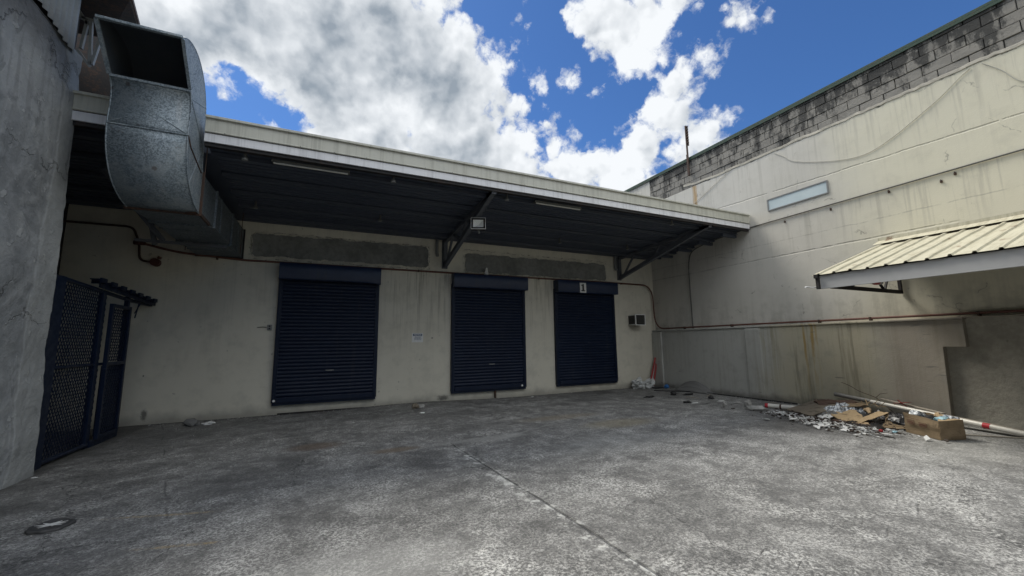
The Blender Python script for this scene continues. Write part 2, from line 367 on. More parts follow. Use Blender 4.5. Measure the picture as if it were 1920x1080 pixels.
def m_galv(k=1.):
  def f():
    p = coords(); v = vor(p, 62., 'F1', 1); vx, vy, vz_ = xyz(v)
    v2 = vor(p, 120., 'F1', 1); v2x, _, _ = xyz(v2)
    a = nz(p, 1.4, 5., .6); b = nz(p, 5., 5., .65)
    sp = vx*.6+v2x*.4
    base = mixc(ramp(sp, .25, .75), (.17,.205,.225), (.42,.47,.49))
    base = mixc(ramp(a, .35, .65)*.4, base, (.24,.30,.335))
    base = mixc(ramp(b*.6+a*.4, .50, .60)*.5, base, (.42,.455,.46))
    st = nz(scl(p, (9, 9, .8)), 1., 4.)
    base = mixc(ramp(st, .56, .68)*.35, base, (.52,.53,.52))
    base = mixc(ramp(nz(p, 7., 4.), .66, .72)*.55, base, (.10,.05,.03))
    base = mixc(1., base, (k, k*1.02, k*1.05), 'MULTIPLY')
    return dict(color=base, rough=ramp(vy, 0., 1., .52, .74), metal=.4, bump=(a*2+b*.3, .02, .35))
  return f
def m_fascia(c1, c2):
    def f():
        p = coords(); a = nz(p, .8, 4.); st = nz(scl(p, (9, 1, .5)), 1., 4., .6); s2 = nz(scl(p, (40, 1, 1.5)), 1., 3.)
        base = mixc(a, c1, c2)
        base = mixc(ramp(st*.6+s2*.4, .48, .62)*.35, base, tuple(x*.55 for x in c1))
        return dict(color=base, rough=ramp(st, .3, .7, .38, .6), bump=(a+st*.2, .02, .2))
    return f
def m_soffit():
    p = coords(); a = nz(p, .9, 5., .6); b = nz(scl(p, (1, 10, 1)), 1., 5., .65)
    base = mixc(a*.5+b*.5, (.045,.056,.080), (.085,.099,.128))
    base = mixc(ramp(nz(p, 5., 5.), .6, .7)*.35, base, (.12,.125,.13))
    return dict(color=base, rough=.55, bump=(a, .02, .2))
def m_awning():
    p = coords(); a = nz(p, 1.4, 5., .6); b = nz(p, 10., 5., .65)
    st = nz(scl(p, (1, 14, 1)), 1., 5., .65)
    base = mixc(a, (.41,.385,.29), (.52,.495,.38))
    base = mixc(ramp(st, .46, .66)*.55, base, (.27,.25,.17))
    base = mixc(ramp(nz(p, 5., 6., .7), .48, .62)*.4, base, (.33,.30,.21))
    base = mixc(ramp(b, .62, .70)*.5, base, (.24,.19,.11))
    base = mixc(ramp(nz(p, 3., 4.), .66, .70)*.7, base, (.16,.09,.05))
    return dict(color=base, rough=.6, bump=(a+b*.2, .02, .3))
def m_rusty(c1, c2, rust=.5):
    def f():
        p = coords(); a = nz(p, 4., 6., .65); b = nz(p, 26., 4.)
        base = mixc(a, c1, c2); base = mixc(ramp(a*.5+b*.5, .48, .62)*rust, base, (.105,.045,.02))
        return dict(color=base, rough=.75, bump=(b, .01, .4))
    return f
def m_card(c1=(.33,.235,.13), c2=(.46,.345,.205)):
    def f():
        p = coords(); a = nz(p, 3.5, 5., .6); b = nz(scl(p, (14, 14, 14)), 1., 5.)
        base = mixc(a*.5+b*.5, c1, c2)
        base = mixc(ramp(a, .56, .64)*.7, base, tuple(x*.45 for x in c1))
        return dict(color=base, rough=.9, bump=(b+a, .01, .4))
    return f
def m_pane():
    p = coords(); a = nz(p, 2., 4.)
    return dict(color=mixc(a, (.42,.50,.52), (.60,.68,.69)), rough=.25)
def m_foil():
    p = coords(); a = nz(p, 22., 4., .6); b = nz(p, 7., 3.)
    return dict(color=mixc(ramp(a, .42, .58), (.12,.14,.16), (.74,.78,.82)), rough=.3, spec=.8, bump=(a+b, .02, .9))

MT = dict(
    back=mat('cream_wall_paint', m_back_wall), right=mat('cream_wall_coat', m_right_wall), low=mat('low_wall_render', m_low_wall),
    patch=mat('grey_mortar', m_rough_plaster((.13,.132,.122),(.23,.232,.215))), left=mat('grey_render', m_left_wall), panel=mat('brown_render', m_rough_plaster((.30,.285,.24),(.46,.435,.37))), dark_plaster=mat('bare_render', m_rough_plaster((.12,.115,.10),(.20,.195,.175))),
    ground=mat('yard_concrete', m_ground), block=mat('hollow_block', m_block), mortar=mat('mortar', m_rough_plaster((.05,.05,.048),(.09,.09,.085))),
    navy=mat('navy_paint', m_navy(.95)), navy_hood=mat('navy_hood_paint', m_navy(1.9)), navy_gate=mat('navy_gate_paint', m_navy(.9)),
    galv=mat('galvanised_sheet', m_galv(.80)), throat=mat('duct_inside_shade', m_rusty((.035,.045,.055),(.06,.072,.085), .1)), galv_dark=mat('darker_galvanised_sheet', m_galv(.42)), fascia=mat('fascia_cream', m_fascia((.43,.425,.36),(.51,.505,.44))), fascia2=mat('fascia_white', m_fascia((.62,.62,.63),(.70,.70,.71))),
    soffit=mat('soffit_paint', m_soffit), steel=mat('dark_steel_paint', m_rusty((.075,.085,.10),(.12,.13,.145), .12)),
    awning=mat('awning_sheet', m_awning), grey_fascia=mat('awning_fascia_paint', m_fascia((.42,.425,.425),(.50,.50,.495))), black=mat('black_steel', m_rusty((.008,.008,.009),(.02,.02,.02), .2)),
    darkred=mat('dark_red_paint', m_rusty((.05,.016,.013),(.08,.025,.02), .4)), redpipe=mat('red_pipe_paint', m_rusty((.095,.045,.036),(.15,.065,.05), .5)), rust=mat('rusty_iron', m_rusty((.03,.018,.013),(.07,.04,.028), .6)),
    green=mat('green_flashing', m_rusty((.022,.048,.036),(.035,.075,.052), .3)), pane=mat('frosted_glass', m_pane),
    frame=simple('grey_frame', (.20,.205,.20), .5), white=simple('white_paint', (.70,.70,.68), .5, sc=12), whitep=simple('white_plastic', (.66,.66,.64), .4, sc=14, dirt_amt=.45),
    pvc=simple('pvc', (.62,.60,.54), .35, sc=5, dirt_amt=.5, dirt=(.2,.18,.14)), pvc_grey=simple('pvc_grey', (.20,.195,.18), .5, sc=5, dirt_amt=.4), redtape=simple('red_tape', (.42,.02,.03), .5),
    card=mat('cardboard', m_card()), card_d=mat('cardboard_damp', m_card((.16,.115,.068),(.25,.185,.11))), board=mat('brown_board', m_card((.115,.095,.07),(.24,.205,.155))),
    foil=mat('crumpled_plastic', m_foil), blackp=simple('black_plastic', (.018,.018,.02), .4), rubble=mat('rubble', m_rough_plaster((.22,.215,.20),(.42,.415,.39))),
    sack=simple('woven_sack', (.50,.51,.50), .8, sc=9, dirt=(.06,.06,.065), dirt_amt=.7, bump=.5), wood=simple('grey_timber', (.30,.27,.225), .85, sc=5, stretch=(8,1,8), bump=.3),
    brown=simple('brown_scrap', (.085,.05,.035), .8, sc=16), darkbrown=simple('dark_crumbs', (.035,.024,.018), .85, sc=16), tan=simple('tan_scrap', (.40,.29,.17), .85, sc=16), bluep=simple('blue_plastic', (.03,.14,.36), .4), cyan=simple('pale_blue_plastic', (.35,.55,.62), .4),
    printred=simple('faded_print', (.10,.03,.022), .8), redbright=simple('rod_paint', (.36,.05,.05), .5), redw=simple('red_paint', (.32,.03,.03), .5), pinkw=simple('faded_red_paint', (.38,.16,.14), .6), mirror=simple('lamp_reflector', (.85,.85,.80), .3, var=.1, dirt_amt=.1),
    ink=simple('black_ink', (.012,.012,.014), .6), blueink=simple('blue_ink', (.05,.09,.16), .6), wire=simple('grey_cable', (.10,.10,.09), .7), wirew=simple('pale_cable', (.42,.41,.36), .7),
    corr=mat('zinc_corrugated', m_rusty((.28,.30,.31),(.42,.44,.45), .15)), corr_rust=mat('rusted_sheeting', m_rusty((.010,.009,.009),(.026,.020,.018), .4)), tarp=simple('grey_tarpaulin', (.14,.14,.135), .7, sc=5, bump=.4),
)

# ------------------------------------------------------------------ mesh helpers
class MB:
    def __init__(s): s.v = []; s.f = []; s.sm = []
    def add(s, vs, fs, smooth=False):
        o = len(s.v); s.v += [tuple(v) for v in vs]; s.f += [tuple(i+o for i in f) for f in fs]; s.sm += [smooth]*len(fs); return s
    def box(s, x0, x1, y0, y1, z0, z1, m=None):
        vs = [Vector((x, y, z)) for x in (x0, x1) for y in (y0, y1) for z in (z0, z1)]
        if m: vs = [m @ v for v in vs]
        return s.add(vs, [(0,1,3,2),(4,6,7,5),(0,4,5,1),(2,3,7,6),(0,2,6,4),(1,5,7,3)])
    def tube(s, pts, r, n=10, caps=True, radii=None):
        pts = [Vector(p) for p in pts]; rings = []; up = Vector((0,0,1))
        for i, p in enumerate(pts):
            t = ((pts[min(i+1, len(pts)-1)]-pts[max(i-1, 0)])).normalized()
            a = t.cross(up)
            if a.length < .05: a = t.cross(Vector((1,0,0)))
            a.normalize(); b = a.cross(t).normalized(); rr = radii[i] if radii else r
            rings.append([p+(a*math.cos(2*math.pi*k/n)+b*math.sin(2*math.pi*k/n))*rr for k in range(n)])
        vs = [v for g in rings for v in g]
        fs = [(i*n+k, i*n+(k+1) % n, (i+1)*n+(k+1) % n, (i+1)*n+k) for i in range(len(pts)-1) for k in range(n)]
        s.add(vs, fs, True)
        if caps:
            s.add(rings[0], [tuple(range(n))[::-1]]); s.add(rings[-1], [tuple(range(n))])
        return s
    def bar(s, a, b, w, h, up=(0,0,1)):
        a, b = Vector(a), Vector(b); t = (b-a).normalized(); sd_ = t.cross(Vector(up))
        if sd_.length < .05: sd_ = t.cross(Vector((1,0,0)))
        sd_.normalize(); u = sd_.cross(t).normalized()
        vs = [p+sd_*i*w/2+u*j*h/2 for p in (a, b) for i, j in ((-1,-1),(1,-1),(1,1),(-1,1))]
        return s.add(vs, [(0,3,2,1),(4,5,6,7),(0,1,5,4),(1,2,6,5),(2,3,7,6),(3,0,4,7)])
    def prism(s, poly, d):        # poly: 3-D points of one face, d: extrusion vector
        n = len(poly); P = [Vector(p) for p in poly]; d_ = Vector(d)
        vs = P+[p+d_ for p in P]
        return s.add(vs, [tuple(range(n))[::-1], tuple(range(n, 2*n))]+[(i, (i+1) % n, n+(i+1) % n, n+i) for i in range(n)])
    def build(s, name, m, parent=None, bevel=0., recalc=True):
        me = bpy.data.meshes.new(name); me.from_pydata(s.v, [], s.f); me.polygons.foreach_set('use_smooth', s.sm); me.materials.append(m)
        if recalc:
            bm = bmesh.new(); bm.from_mesh(me); bmesh.ops.recalc_face_normals(bm, faces=bm.faces); bm.to_mesh(me); bm.free()
        me.update(); o = bpy.data.objects.new(name, me); C.objects.link(o)
        if parent: o.parent = parent
        if bevel:
            b = o.modifiers.new('bevel', 'BEVEL'); b.width = bevel; b.segments = 2; b.limit_method = 'ANGLE'
        return o
def tag(o, label=None, cat=None, group=None, kind=None):
    if label: o['label'] = label
    if cat: o['category'] = cat
    if group: o['group'] = group
    if kind: o['kind'] = kind
    return o
def thing(name, label, cat, loc=(0,0,0), group=None):
    o = bpy.data.objects.new(name, None); C.objects.link(o); o.location = loc; o.empty_display_size = .2
    return tag(o, label, cat, group)
def keep(child, root):            # mesh written in world coordinates, parented to a root standing elsewhere
    child.parent = root
    child.matrix_parent_inverse = Matrix.Translation(root.location).inverted()
    return child
def grid(xs, ys, fn):
    vs = [fn(x, y) for y in ys for x in xs]; n = len(xs)
    return vs, [(j*n+i, j*n+i+1, (j+1)*n+i+1, (j+1)*n+i) for j in range(len(ys)-1) for i in range(n-1)]
def lin(a, b, n): return [a+(b-a)*i/n for i in range(n+1)]
def fn3(p, s=1., seed=0.): return noise.noise(Vector((p[0]*s+seed, p[1]*s+seed*1.7, p[2]*s-seed)))
def text_mesh(body, size, name, m, parent, matrix, extrude=.001, bold=0.):
    cu = bpy.data.curves.new(name, 'FONT'); cu.body = body; cu.size = size; cu.extrude = extrude; cu.align_x = 'CENTER'; cu.align_y = 'CENTER'; cu.offset = bold
    t = bpy.data.objects.new(name+'_tmp', cu); C.objects.link(t)
    dg = bpy.context.evaluated_depsgraph_get(); me = bpy.data.meshes.new_from_object(t.evaluated_get(dg)); bpy.data.objects.remove(t)
    me.transform(matrix); me.materials.clear(); me.materials.append(m)
    o = bpy.data.objects.new(name, me); C.objects.link(o); o.parent = parent
    return o
def crumple(mb, c, size, seed, sub=2, amp=.35, flat=True, rot=0.):
    bm = bmesh.new(); bmesh.ops.create_icosphere(bm, subdivisions=sub, radius=1.)
    rz = Matrix.Rotation(rot, 3, 'Z')
    vs = []
    for v in bm.verts:
        k = 1+amp*2*fn3(v.co, 1.9, seed)+amp*fn3(v.co, 5., seed+3)
        q = Vector((v.co.x*size[0], v.co.y*size[1], v.co.z*size[2]))*k
        q = rz @ q; q += Vector(c)
        if q.z < c[2]-size[2]*.8: q.z = c[2]-size[2]*.8
        vs.append(q)
    fs = [tuple(v.index for v in f.verts) for f in bm.faces]; bm.free()
    mb.add(vs, fs, not flat); return mb

# ------------------------------------------------------------------ ground
def gz(x, y):      # gentle unevenness of the slab
    return .055*math.exp(-((x-2.0)/1.6)**2)*max(0, min(1, (y-7.5)/3)) - .0 + .012*noise.noise(Vector((x*.6, y*.6, 0)))
xs = [-400, -60, -20]+lin(-9, 14, 92)+[30, 80, 400]; ys = [-400, -60, -15]+lin(-3, 13, 64)+[30, 80, 400]
g = MB(); vs, fs = grid(xs, ys, lambda x, y: (x, y, gz(x, y) if -9 < x < 14 and -3 < y < 13 else 0)); g.add(vs, fs, True)
tag(g.build('ground', MT['ground'], recalc=False), 'worn grey concrete yard with dusty patches and a long slab joint', kind='structure')

# ------------------------------------------------------------------ back wall with its shutters
wh = thing('warehouse', 'cream loading wall with three navy roller shutters at the back of the yard', 'building', (0, 11, 0))
m = MB(); m.box(-9.5, 10.8, 11.0, 11.3, -.3, 5.0)
keep(m.build('wall', MT['back']), wh)
def patch(x0, x1, z0, z1, seed, z2=None):
    rnd = random.Random(seed); n = 190; out = []
    def jag(t): return .016*noise.noise(Vector((t*3, seed, 0)))*2 + .030*noise.noise(Vector((t*9, seed, 4)))*abs(noise.noise(Vector((t*2.1, seed, 6))))*2 + .010*noise.noise(Vector((t*31, seed, 4)))
    top = [(x, z1+(z2 or 0)*(x-x0)/(x1-x0)+jag(x)) for x in lin(x0+.06, x1-.06, n)]
    bot = [(x, z0+jag(x+9)) for x in lin(x1-.06, x0+.06, n)]
    lft = [(x0+jag(z+3), z) for z in lin(z0+.05, z1-.05, 10)]; rgt = [(x1+jag(z+5), z) for z in lin(z1-.05, z0+.05, 10)]
    pts = lft+top+rgt+bot
    mb = MB(); mb.prism([(x, 10.999, z) for x, z in pts], (0, -.018, 0))
    o = keep(mb.build('mortar_patch', MT['patch'], recalc=True), wh)
    lip = MB(); lip.tube([(x, 10.990, z+.012*noise.noise(Vector((x*17, z*17, 1)))) for x, z in pts+[pts[0]]], .013, 5, False, radii=[.014+.012*noise.noise(Vector((x*6, z*6, 3))) for x, z in pts+[pts[0]]])
    l2 = lip.build('patch_lip', MT['back']); l2.parent = o; l2.matrix_parent_inverse = Matrix.Translation(wh.location).inverted()@Matrix.Identity(4)
    l2.matrix_parent_inverse = Matrix.Translation((0, 0, 0)); l2.parent = o
    return o
patch(-1.75, 2.47, 3.72, 4.28, 1.3, .06)['label'] = 'long rough mortar patch over the wide shutter'
patch(3.57, 8.66, 3.67, 4.23, 7.1, .03)['label'] = 'long rough mortar patch over the two narrower shutters'

def shutter(x0, x1, label, seed, number=False, dot=None, dent='r'):
    rnd = random.Random(seed); zb, zt = .30, 3.30
    cur = MB(); prof = []; pitch = .0865; n = int((zt-zb-.10)/pitch)
    for i in range(n):
        z0 = zb+.10+i*pitch; k = rnd.uniform(-.0015, .0015)
        for t in (0, .12, .3, .5, .7, .88):
            bul = math.sin(math.pi*t)**.7*.020
            prof.append((10.925-bul+k, z0+t*pitch))
        prof.append((10.928, z0+.97*pitch))
    xs_ = lin(x0+.03, x1-.03, 16); vs = []
    for (y, z) in prof:
        for x in xs_: vs.append((x, y-.012*noise.noise(Vector((x*1.1, z*1.4, seed)))-.005*noise.noise(Vector((x*4, z*5, seed))), z))
    nx = len(xs_); cur.add(vs, [(j*nx+i, j*nx+i+1, (j+1)*nx+i+1, (j+1)*nx+i) for j in range(len(prof)-1) for i in range(nx-1)], True)
    c = keep(cur.build('roller_shutter', MT['navy'], recalc=False), wh); c['label'] = label
    def sub(mb, name, mt_, bevel=0.):
        o = mb.build(name, mt_, bevel=bevel); o.parent = c; return o
    for (a, b) in ((x0-.045, x0+.045), (x1-.045, x1+.045)):
        q = MB(); q.box(a, b, 10.885, 10.999, zb-.02, 3.3); q.box(a+.03, b-.03, 10.875, 10.885, zb-.02, 3.3); sub(q, 'guide_rail', MT['navy'], .004)
    q = MB(); q.box(x0+.05, x1-.05, 10.86, 10.96, zb-.02, zb+.10)
    q.box(x0-.03, x1+.03, 10.90, 10.995, zb-.08, zb-.022); sub(q, 'bottom_bar', MT['navy'], .006)
    # hood: bent sheet box, a little battered
    h0, h1 = x0-.035, x1+.055; hb, ht = 3.17, 3.565; yf = 10.68
    q = MB(); nxh = 26
    prof2 = [(10.998, ht+.002), (yf+.02, ht), (yf, ht-.02), (yf-.004, ht-.15), (yf, hb+.03), (yf+.015, hb), (yf+.035, hb-.003)]
    vs = []
    for (y, z) in prof2:
        for x in lin(h0, h1, nxh):
            dd = 0; dzz = 0
            ex = (h1-x) if dent == 'r' else (x-h0)
            if dent and ex < .45 and z < 3.4:
                dd = .035*math.exp(-(ex/.22)**2)*(1+noise.noise(Vector((x*9, z*9, seed)))); dzz = -.035*math.exp(-(ex/.2)**2) if z < 3.25 else 0
            vs.append((x, y+dd+.006*noise.noise(Vector((x*2.2, z*3, seed))), z+dzz+.004*noise.noise(Vector((x*3, 0, seed)))))
    nn = nxh+1; q.add(vs, [(j*nn+i, (j+1)*nn+i, (j+1)*nn+i+1, j*nn+i+1) for j in range(len(prof2)-1) for i in range(nxh)], True)
    for x in (h0, h1):
        e = .004 if x == h0 else -.004
        q.add([(x+e, 10.998, ht), (x+e, yf+.02, ht-.002), (x+e, yf+.002, ht-.02), (x+e, yf+.004, hb+.03), (x+e, yf+.02, hb+.004), (x+e, 10.998, hb+.004)], [(0,1,2,3,4,5)])
    q.box(h0+.01, h1-.01, 10.84, 10.99, hb+.01, ht-.05)
    ho = sub(q, 'shutter_hood', MT['navy_hood']); ho.data.update()
    if dot is not None:
        q = MB(); q.tube([(dot, 10.855, .335), (dot, 10.84, .335)], .028, 12); q.tube([(dot, 10.84, .335), (dot, 10.828, .335)], .014, 10); sub(q, 'lock_cap', MT['white'])
    q = MB(); hx = (x0+x1)/2+ (0 if number else .05)
    q.box(hx-.09, hx+.09, 10.885, 10.90, .98, 1.0); q.box(hx-.05, hx+.05, 10.873, 10.885, .975, .992)
    if not number: sub(q, 'pull_handle', MT['frame'], .003)
    if number:
        cx = 7.47; q = MB(); q.box(cx-.12, cx+.12, 10.658, 10.669, 3.175, 3.495); pl = sub(q, 'number_plate', MT['white'], .002)
        # the figure 1: slab serif numeral, cut as one outline
        pts = [(-.075,-.115),(.075,-.115),(.075,-.085),(.032,-.078),(.032,.12),(-.005,.12),(-.07,.085),(-.07,.058),(-.032,.066),(-.032,-.078),(-.075,-.085)]
        q = MB(); q.prism([(cx+a, 10.657, 3.335+b) for a, b in pts], (0, -.004, 0)); k = sub(q, 'number_one', MT['ink'])
    return c
shutter(-1.09, 1.13, 'widest navy shutter, left of the three', 3, dot=-1.075)
shutter(3.19, 5.42, 'middle navy shutter', 8, dot=5.30, dent='')
shutter(6.58, 8.86, 'right navy shutter with the number 1 plate on its hood', 12, number=True, dent='')
# stub drains high on the wall
for x in (2.71, 9.06):
    q = MB(); q.tube([(x, 10.93, 4.6), (x, 10.93, 4.15), (x+.01, 10.90, 4.06)], .045, 10)
    keep(q.build('drain_stub', MT['frame']), wh)
q = MB(); q.box(4.44, 4.49, 10.90, 10.96, 0.02, .24); keep(q.build('shutter_post', MT['rust'], bevel=.004), wh)

q = MB(); q.box(-1.0, .9, 10.975, 10.997, .0, .035); keep(q.build('wall_foot_gap', MT['black']), wh)

# side wall far left, closing the gated passage
q = MB(); q.box(-9.5, -9.2, 6.0, 11.0, -.3, 6.0); tag(q.build('passage_wall', MT['dark_plaster']), 'dark rendered wall closing the passage behind the chain link gate', 'wall')

# ------------------------------------------------------------------ canopy
cp = thing('loading_canopy', 'long steel canopy with pale fascia and dark underside over the shutters', 'canopy', (3, 9, 4.6))
def sof(y): return 4.56 + (11-y)*.050
def kp(o): return keep(o, cp)
FY = 7.12
secs = ((-9.2, -2.86), (-1.86, 10.78))
q = MB()
for (a, b) in secs:
    q.add([(a, FY+.05, sof(FY)+.0), (b, FY+.05, sof(FY)+.0), (b, 11.0, sof(11)), (a, 11.0, sof(11)), (a, FY+.05, 5.02), (b, FY+.05, 5.02), (b, 11.0, 4.95), (a, 11.0, 4.95)],
          [(0,1,2,3), (4,7,6,5), (0,4,5,1), (1,5,6,2), (2,6,7,3), (3,7,4,0)])
a, b = -2.86, -1.86; y0 = 7.62
q.add([(a, y0, sof(y0)), (b, y0, sof(y0)), (b, 11.0, sof(11)), (a, 11.0, sof(11)), (a, y0, 5.02), (b, y0, 5.02), (b, 11.0, 4.95), (a, 11.0, 4.95)], [(0,1,2,3), (4,7,6,5), (0,4,5,1), (1,5,6,2), (2,6,7,3), (3,7,4,0)])
kp(q.build('soffit', MT['soffit']))
# soffit sheet ribs along the length
q = MB()
for i in range(1, 30):
    y = FY+.05+i*.128
    for (a, b) in secs:
        q.box(a+.01, b-.01, y-.012, y+.012, sof(y)-.012, sof(y)+.004)
kp(q.build('soffit_ribs', MT['soffit']))
q = MB()
for (a, b) in secs:
    q.box(a, b, FY-.0, FY+.045, 4.86, 5.10)                       # gutter face
    q.box(a-.0, b+.0, FY-.035, FY+.02, 5.088, 5.13)                # rolled lip
    q.box(a, b, FY-.018, FY+.0-.002, 4.862, 4.885)                  # drip bead
kp(q.build('gutter', MT['fascia'], bevel=.006))
q = MB()
for (a, b) in secs: q.box(a, b, FY+.008, FY+.038, 4.715, 4.850)
kp(q.build('fascia_strip', MT['fascia2'], bevel=.003))
q = MB()
for (a, b) in secs:
    q.box(a, b, FY+.012, FY+.03, 4.8505, 4.859)
    q.box(a, b, 7.16, 7.24, 4.66, 4.752)
kp(q.build('shadow_gap', MT['black']))
# gutter joints
for x in (-1.2, 1.9, 5.0, 8.1): q = MB(); q.box(x-.02, x+.02, FY-.004, FY+.04, 4.858, 5.09); kp(q.build('gutter_joint', MT['fascia']))
for i in range(24):
    x = -1.6+i*.52; q = MB(); q.tube([(x, FY-.004, 4.874), (x, FY-.026, 4.874)], .006, 6); kp(q.build('gutter_rivet', MT['steel']))
# purlins
for y in (7.55, 8.3, 9.05, 9.8, 10.5):
    for (a, b) in secs:
        q = MB(); q.box(a+.005, b-.02, y-.03, y+.03, sof(y)-.075, sof(y)-.0135); q.box(a+.005, b-.02, y-.055, y+.055, sof(y)-.083, sof(y)-.0755); kp(q.build('purlin', MT['soffit']))
def truss(X, lab):
    def P(y, z, dx=0): return (X+dx, y, z)
    out = P(7.2, 4.70); foot = P(10.95, 3.80)
    t = MB(); t.bar(foot, out, .10, .12); t.bar(foot, P(10.95, 4.6), .10, .10)
    t.bar(P(10.95, 4.50), P(7.2, 4.66), .10, .09)
    def low(y): return 3.80+(10.95-y)/(10.95-7.2)*.90
    for y1, y2 in ((10.75, 10.15), (9.4, 10.15), (9.4, 9.0), (8.55, 9.0)): 
        t.bar(P(y1, low(y1)), P(y2, sof(y2)-.09), .055, .055, up=(1,0,0))
    t.box(X-.08, X+.08, 10.96, 10.998, 3.72, 4.55)
    o = kp(t.build('canopy_truss', MT['steel'], bevel=.004)); o['label'] = lab
truss(2.95, 'truss carrying the floodlight'); truss(9.25, 'truss nearest the right wall'); 
# raking end brackets by the right wall
for y in (7.6, 8.4, 9.2, 10.0): q = MB(); q.box(10.2, 10.79, y-.04, y+.04, sof(y)-.17, sof(y)-.0855); kp(q.build('end_rafter', MT['soffit']))

# ------------------------------------------------------------------ lamps and small fittings
def fluoro(x0, x1, y, label, seed):
    z = sof(y)-.085; t = thing('strip_light', label, 'light', ((x0+x1)/2, y, z), 'strip lights under the canopy')
    h = (x1-x0)/2
    q = MB(); q.box(-h, h, -.045, .045, -.045, 0.0); q.build('batten', MT['wire'], t, .004)
    q = MB(); q.tube([(-h+.03, -.03, -.062), (h-.03, -.03, -.062)], .015, 10); q.build('tube', MT['wirew'], t)
    return t
fluoro(-.98, .22, 7.32, 'strip light under the canopy left of the floodlight truss', 1)
fluoro(3.95, 5.15, 7.34, 'strip light under the canopy right of the floodlight truss', 2)
head = thing('sprinkler_head', 'sprinkler head', 'sprinkler', (0,0,0), 'sprinkler heads under the canopy')
q = MB(); q.tube([(0,0,0), (0,0,-.10)], .022, 8); q.tube([(0,0,-.10), (0,0,-.13), (0,0,-.15)], .03, 10, radii=[.022,.05,.045]); q.build('fitting', MT['wire'], head)
q = MB(); q.tube([(0,0,-.15), (0,0,-.158)], .045, 12); q.build('deflector', MT['frame'], head)
spots = [(-1.35, 7.3, 'sprinkler head just right of the duct, by the fascia'), (.97, 7.3, 'sprinkler head right of the left strip light, by the fascia'),
         (-1.51, 9.55, 'sprinkler head just right of the duct, deeper under the canopy'), (.99, 9.5, 'sprinkler head deep under the canopy above the widest shutter'),
         (3.3, 7.35, 'sprinkler head just left of the right strip light'), (6.04, 9.7, 'sprinkler head deep under the canopy above the gap between middle and right shutters'),
         (8.46, 9.6, 'sprinkler head deep under the canopy beside the right truss foot'), (8.0, 7.35, 'sprinkler head near the fascia at the right end of the canopy')]
for i, (x, y, lab) in enumerate(spots):
    if i == 0: hd = head
    else:
        hd = head.copy(); C.objects.link(hd)
        for ch in list(head.children):
            c_ = ch.copy(); C.objects.link(c_); c_.parent = hd
    hd.location = (x, y, sof(y)-.0125); hd['label'] = lab
# floodlight on the truss
fl = thing('floodlight', 'square floodlight with bright reflector hung on the left canopy truss', 'floodlight', (2.93, 8.10, 4.24))
fr = Matrix.Rotation(R(-20), 4, 'Z') @ Matrix.Rotation(R(-14), 4, 'X')
q = MB(); q.box(-.15, .15, .055, .09, -.13, .13, fr); q.box(-.15, -.12, 0, .0549, -.13, .13, fr); q.box(.12, .15, 0, .0549, -.13, .13, fr); q.box(-.1199, .1199, 0, .0549, .10, .13, fr); q.box(-.1199, .1199, 0, .0549, -.13, -.10, fr); q.build('housing', MT['black'], fl, .01)
q = MB()
for (a, b, c, d_) in ((-.155,.155,.115,.135), (-.155,.155,-.135,-.115), (-.155,-.135,-.1149,.1149), (.135,.155,-.1149,.1149)): q.box(a, b, -.012, 0.0-.001, c, d_, fr)
q.build('bezel', MT['black'], fl)
q = MB()
for (a, b, c, d_) in ((-.16,.16,.135,.145), (-.16,.16,-.145,-.135), (-.165,-.155,-.145,.145), (.155,.165,-.145,.145)): q.box(a, b, -.016, -.002, c, d_, fr)
q.build('rim', MT['white'], fl)
q = MB()
vs = [fr @ Vector(v) for v in ((-.115,-.006,-.095), (.115,-.006,-.095), (.115,-.006,.095), (-.115,-.006,.095), (-.025,.05,-.02), (.025,.05,-.02), (.025,.05,.02), (-.025,.05,.02))]
q.add(vs, [(0,1,5,4), (1,2,6,5), (2,3,7,6), (3,0,4,7), (4,5,6,7)]); q.build('reflector', MT['mirror'], fl)
q = MB(); q.bar((-.17, .05, 0), (-.17, .12, .10), .02, .04); q.bar((.17, .05, 0), (.17, .12, .10), .02, .04); q.bar((-.17, .12, .10), (.17, .12, .10), .02, .04); q.bar((0,.12,.1),(0.02,.16,.22),.03,.03); q.build('yoke', MT['black'], fl)
q = MB(); q.tube([(.02,.08,-.10), (.05,.10,-.16), (.05,.10,-.20)], .02, 8); q.build('sensor', MT['frame'], fl)

# ------------------------------------------------------------------ wall things
ac = thing('air_conditioner', 'small louvred window air conditioner box on the wall right of the numbered shutter', 'air conditioner', (9.77, 10.8, 2.32))
q = MB(); q.box(-.20, .20, -.16, .198, -.165, .165); q.build('casing', MT['black'], ac, .005)
q = MB()
for (a, b, c, d_) in ((-.22,.22,.165,.19), (-.22,.22,-.19,-.165), (-.22,-.195,-.1649,.1649), (.195,.22,-.1649,.1649)): q.box(a, b, -.19, -.155, c, d_)
for a, b, c, d_ in ((-.215,-.2012,.15,.175),(-.215,-.2012,-.175,-.15)): q.box(a, b, -.1549, .19, c, d_)
q.build('grille_frame', MT['white'], ac)
q = MB()
for i in range(9): x = -.17+i*.0425; q.box(x-.004, x+.004, -.182, -.162, -.163, .163)
q.box(-.006+.0, .006, -.186, -.1825, -.163, .163)
for i in range(7): y = -.12+i*.045; q.box(-.212, -.203, y-.004, y+.004, -.148, .148)
q.build('grille_bars', MT['wire'], ac)

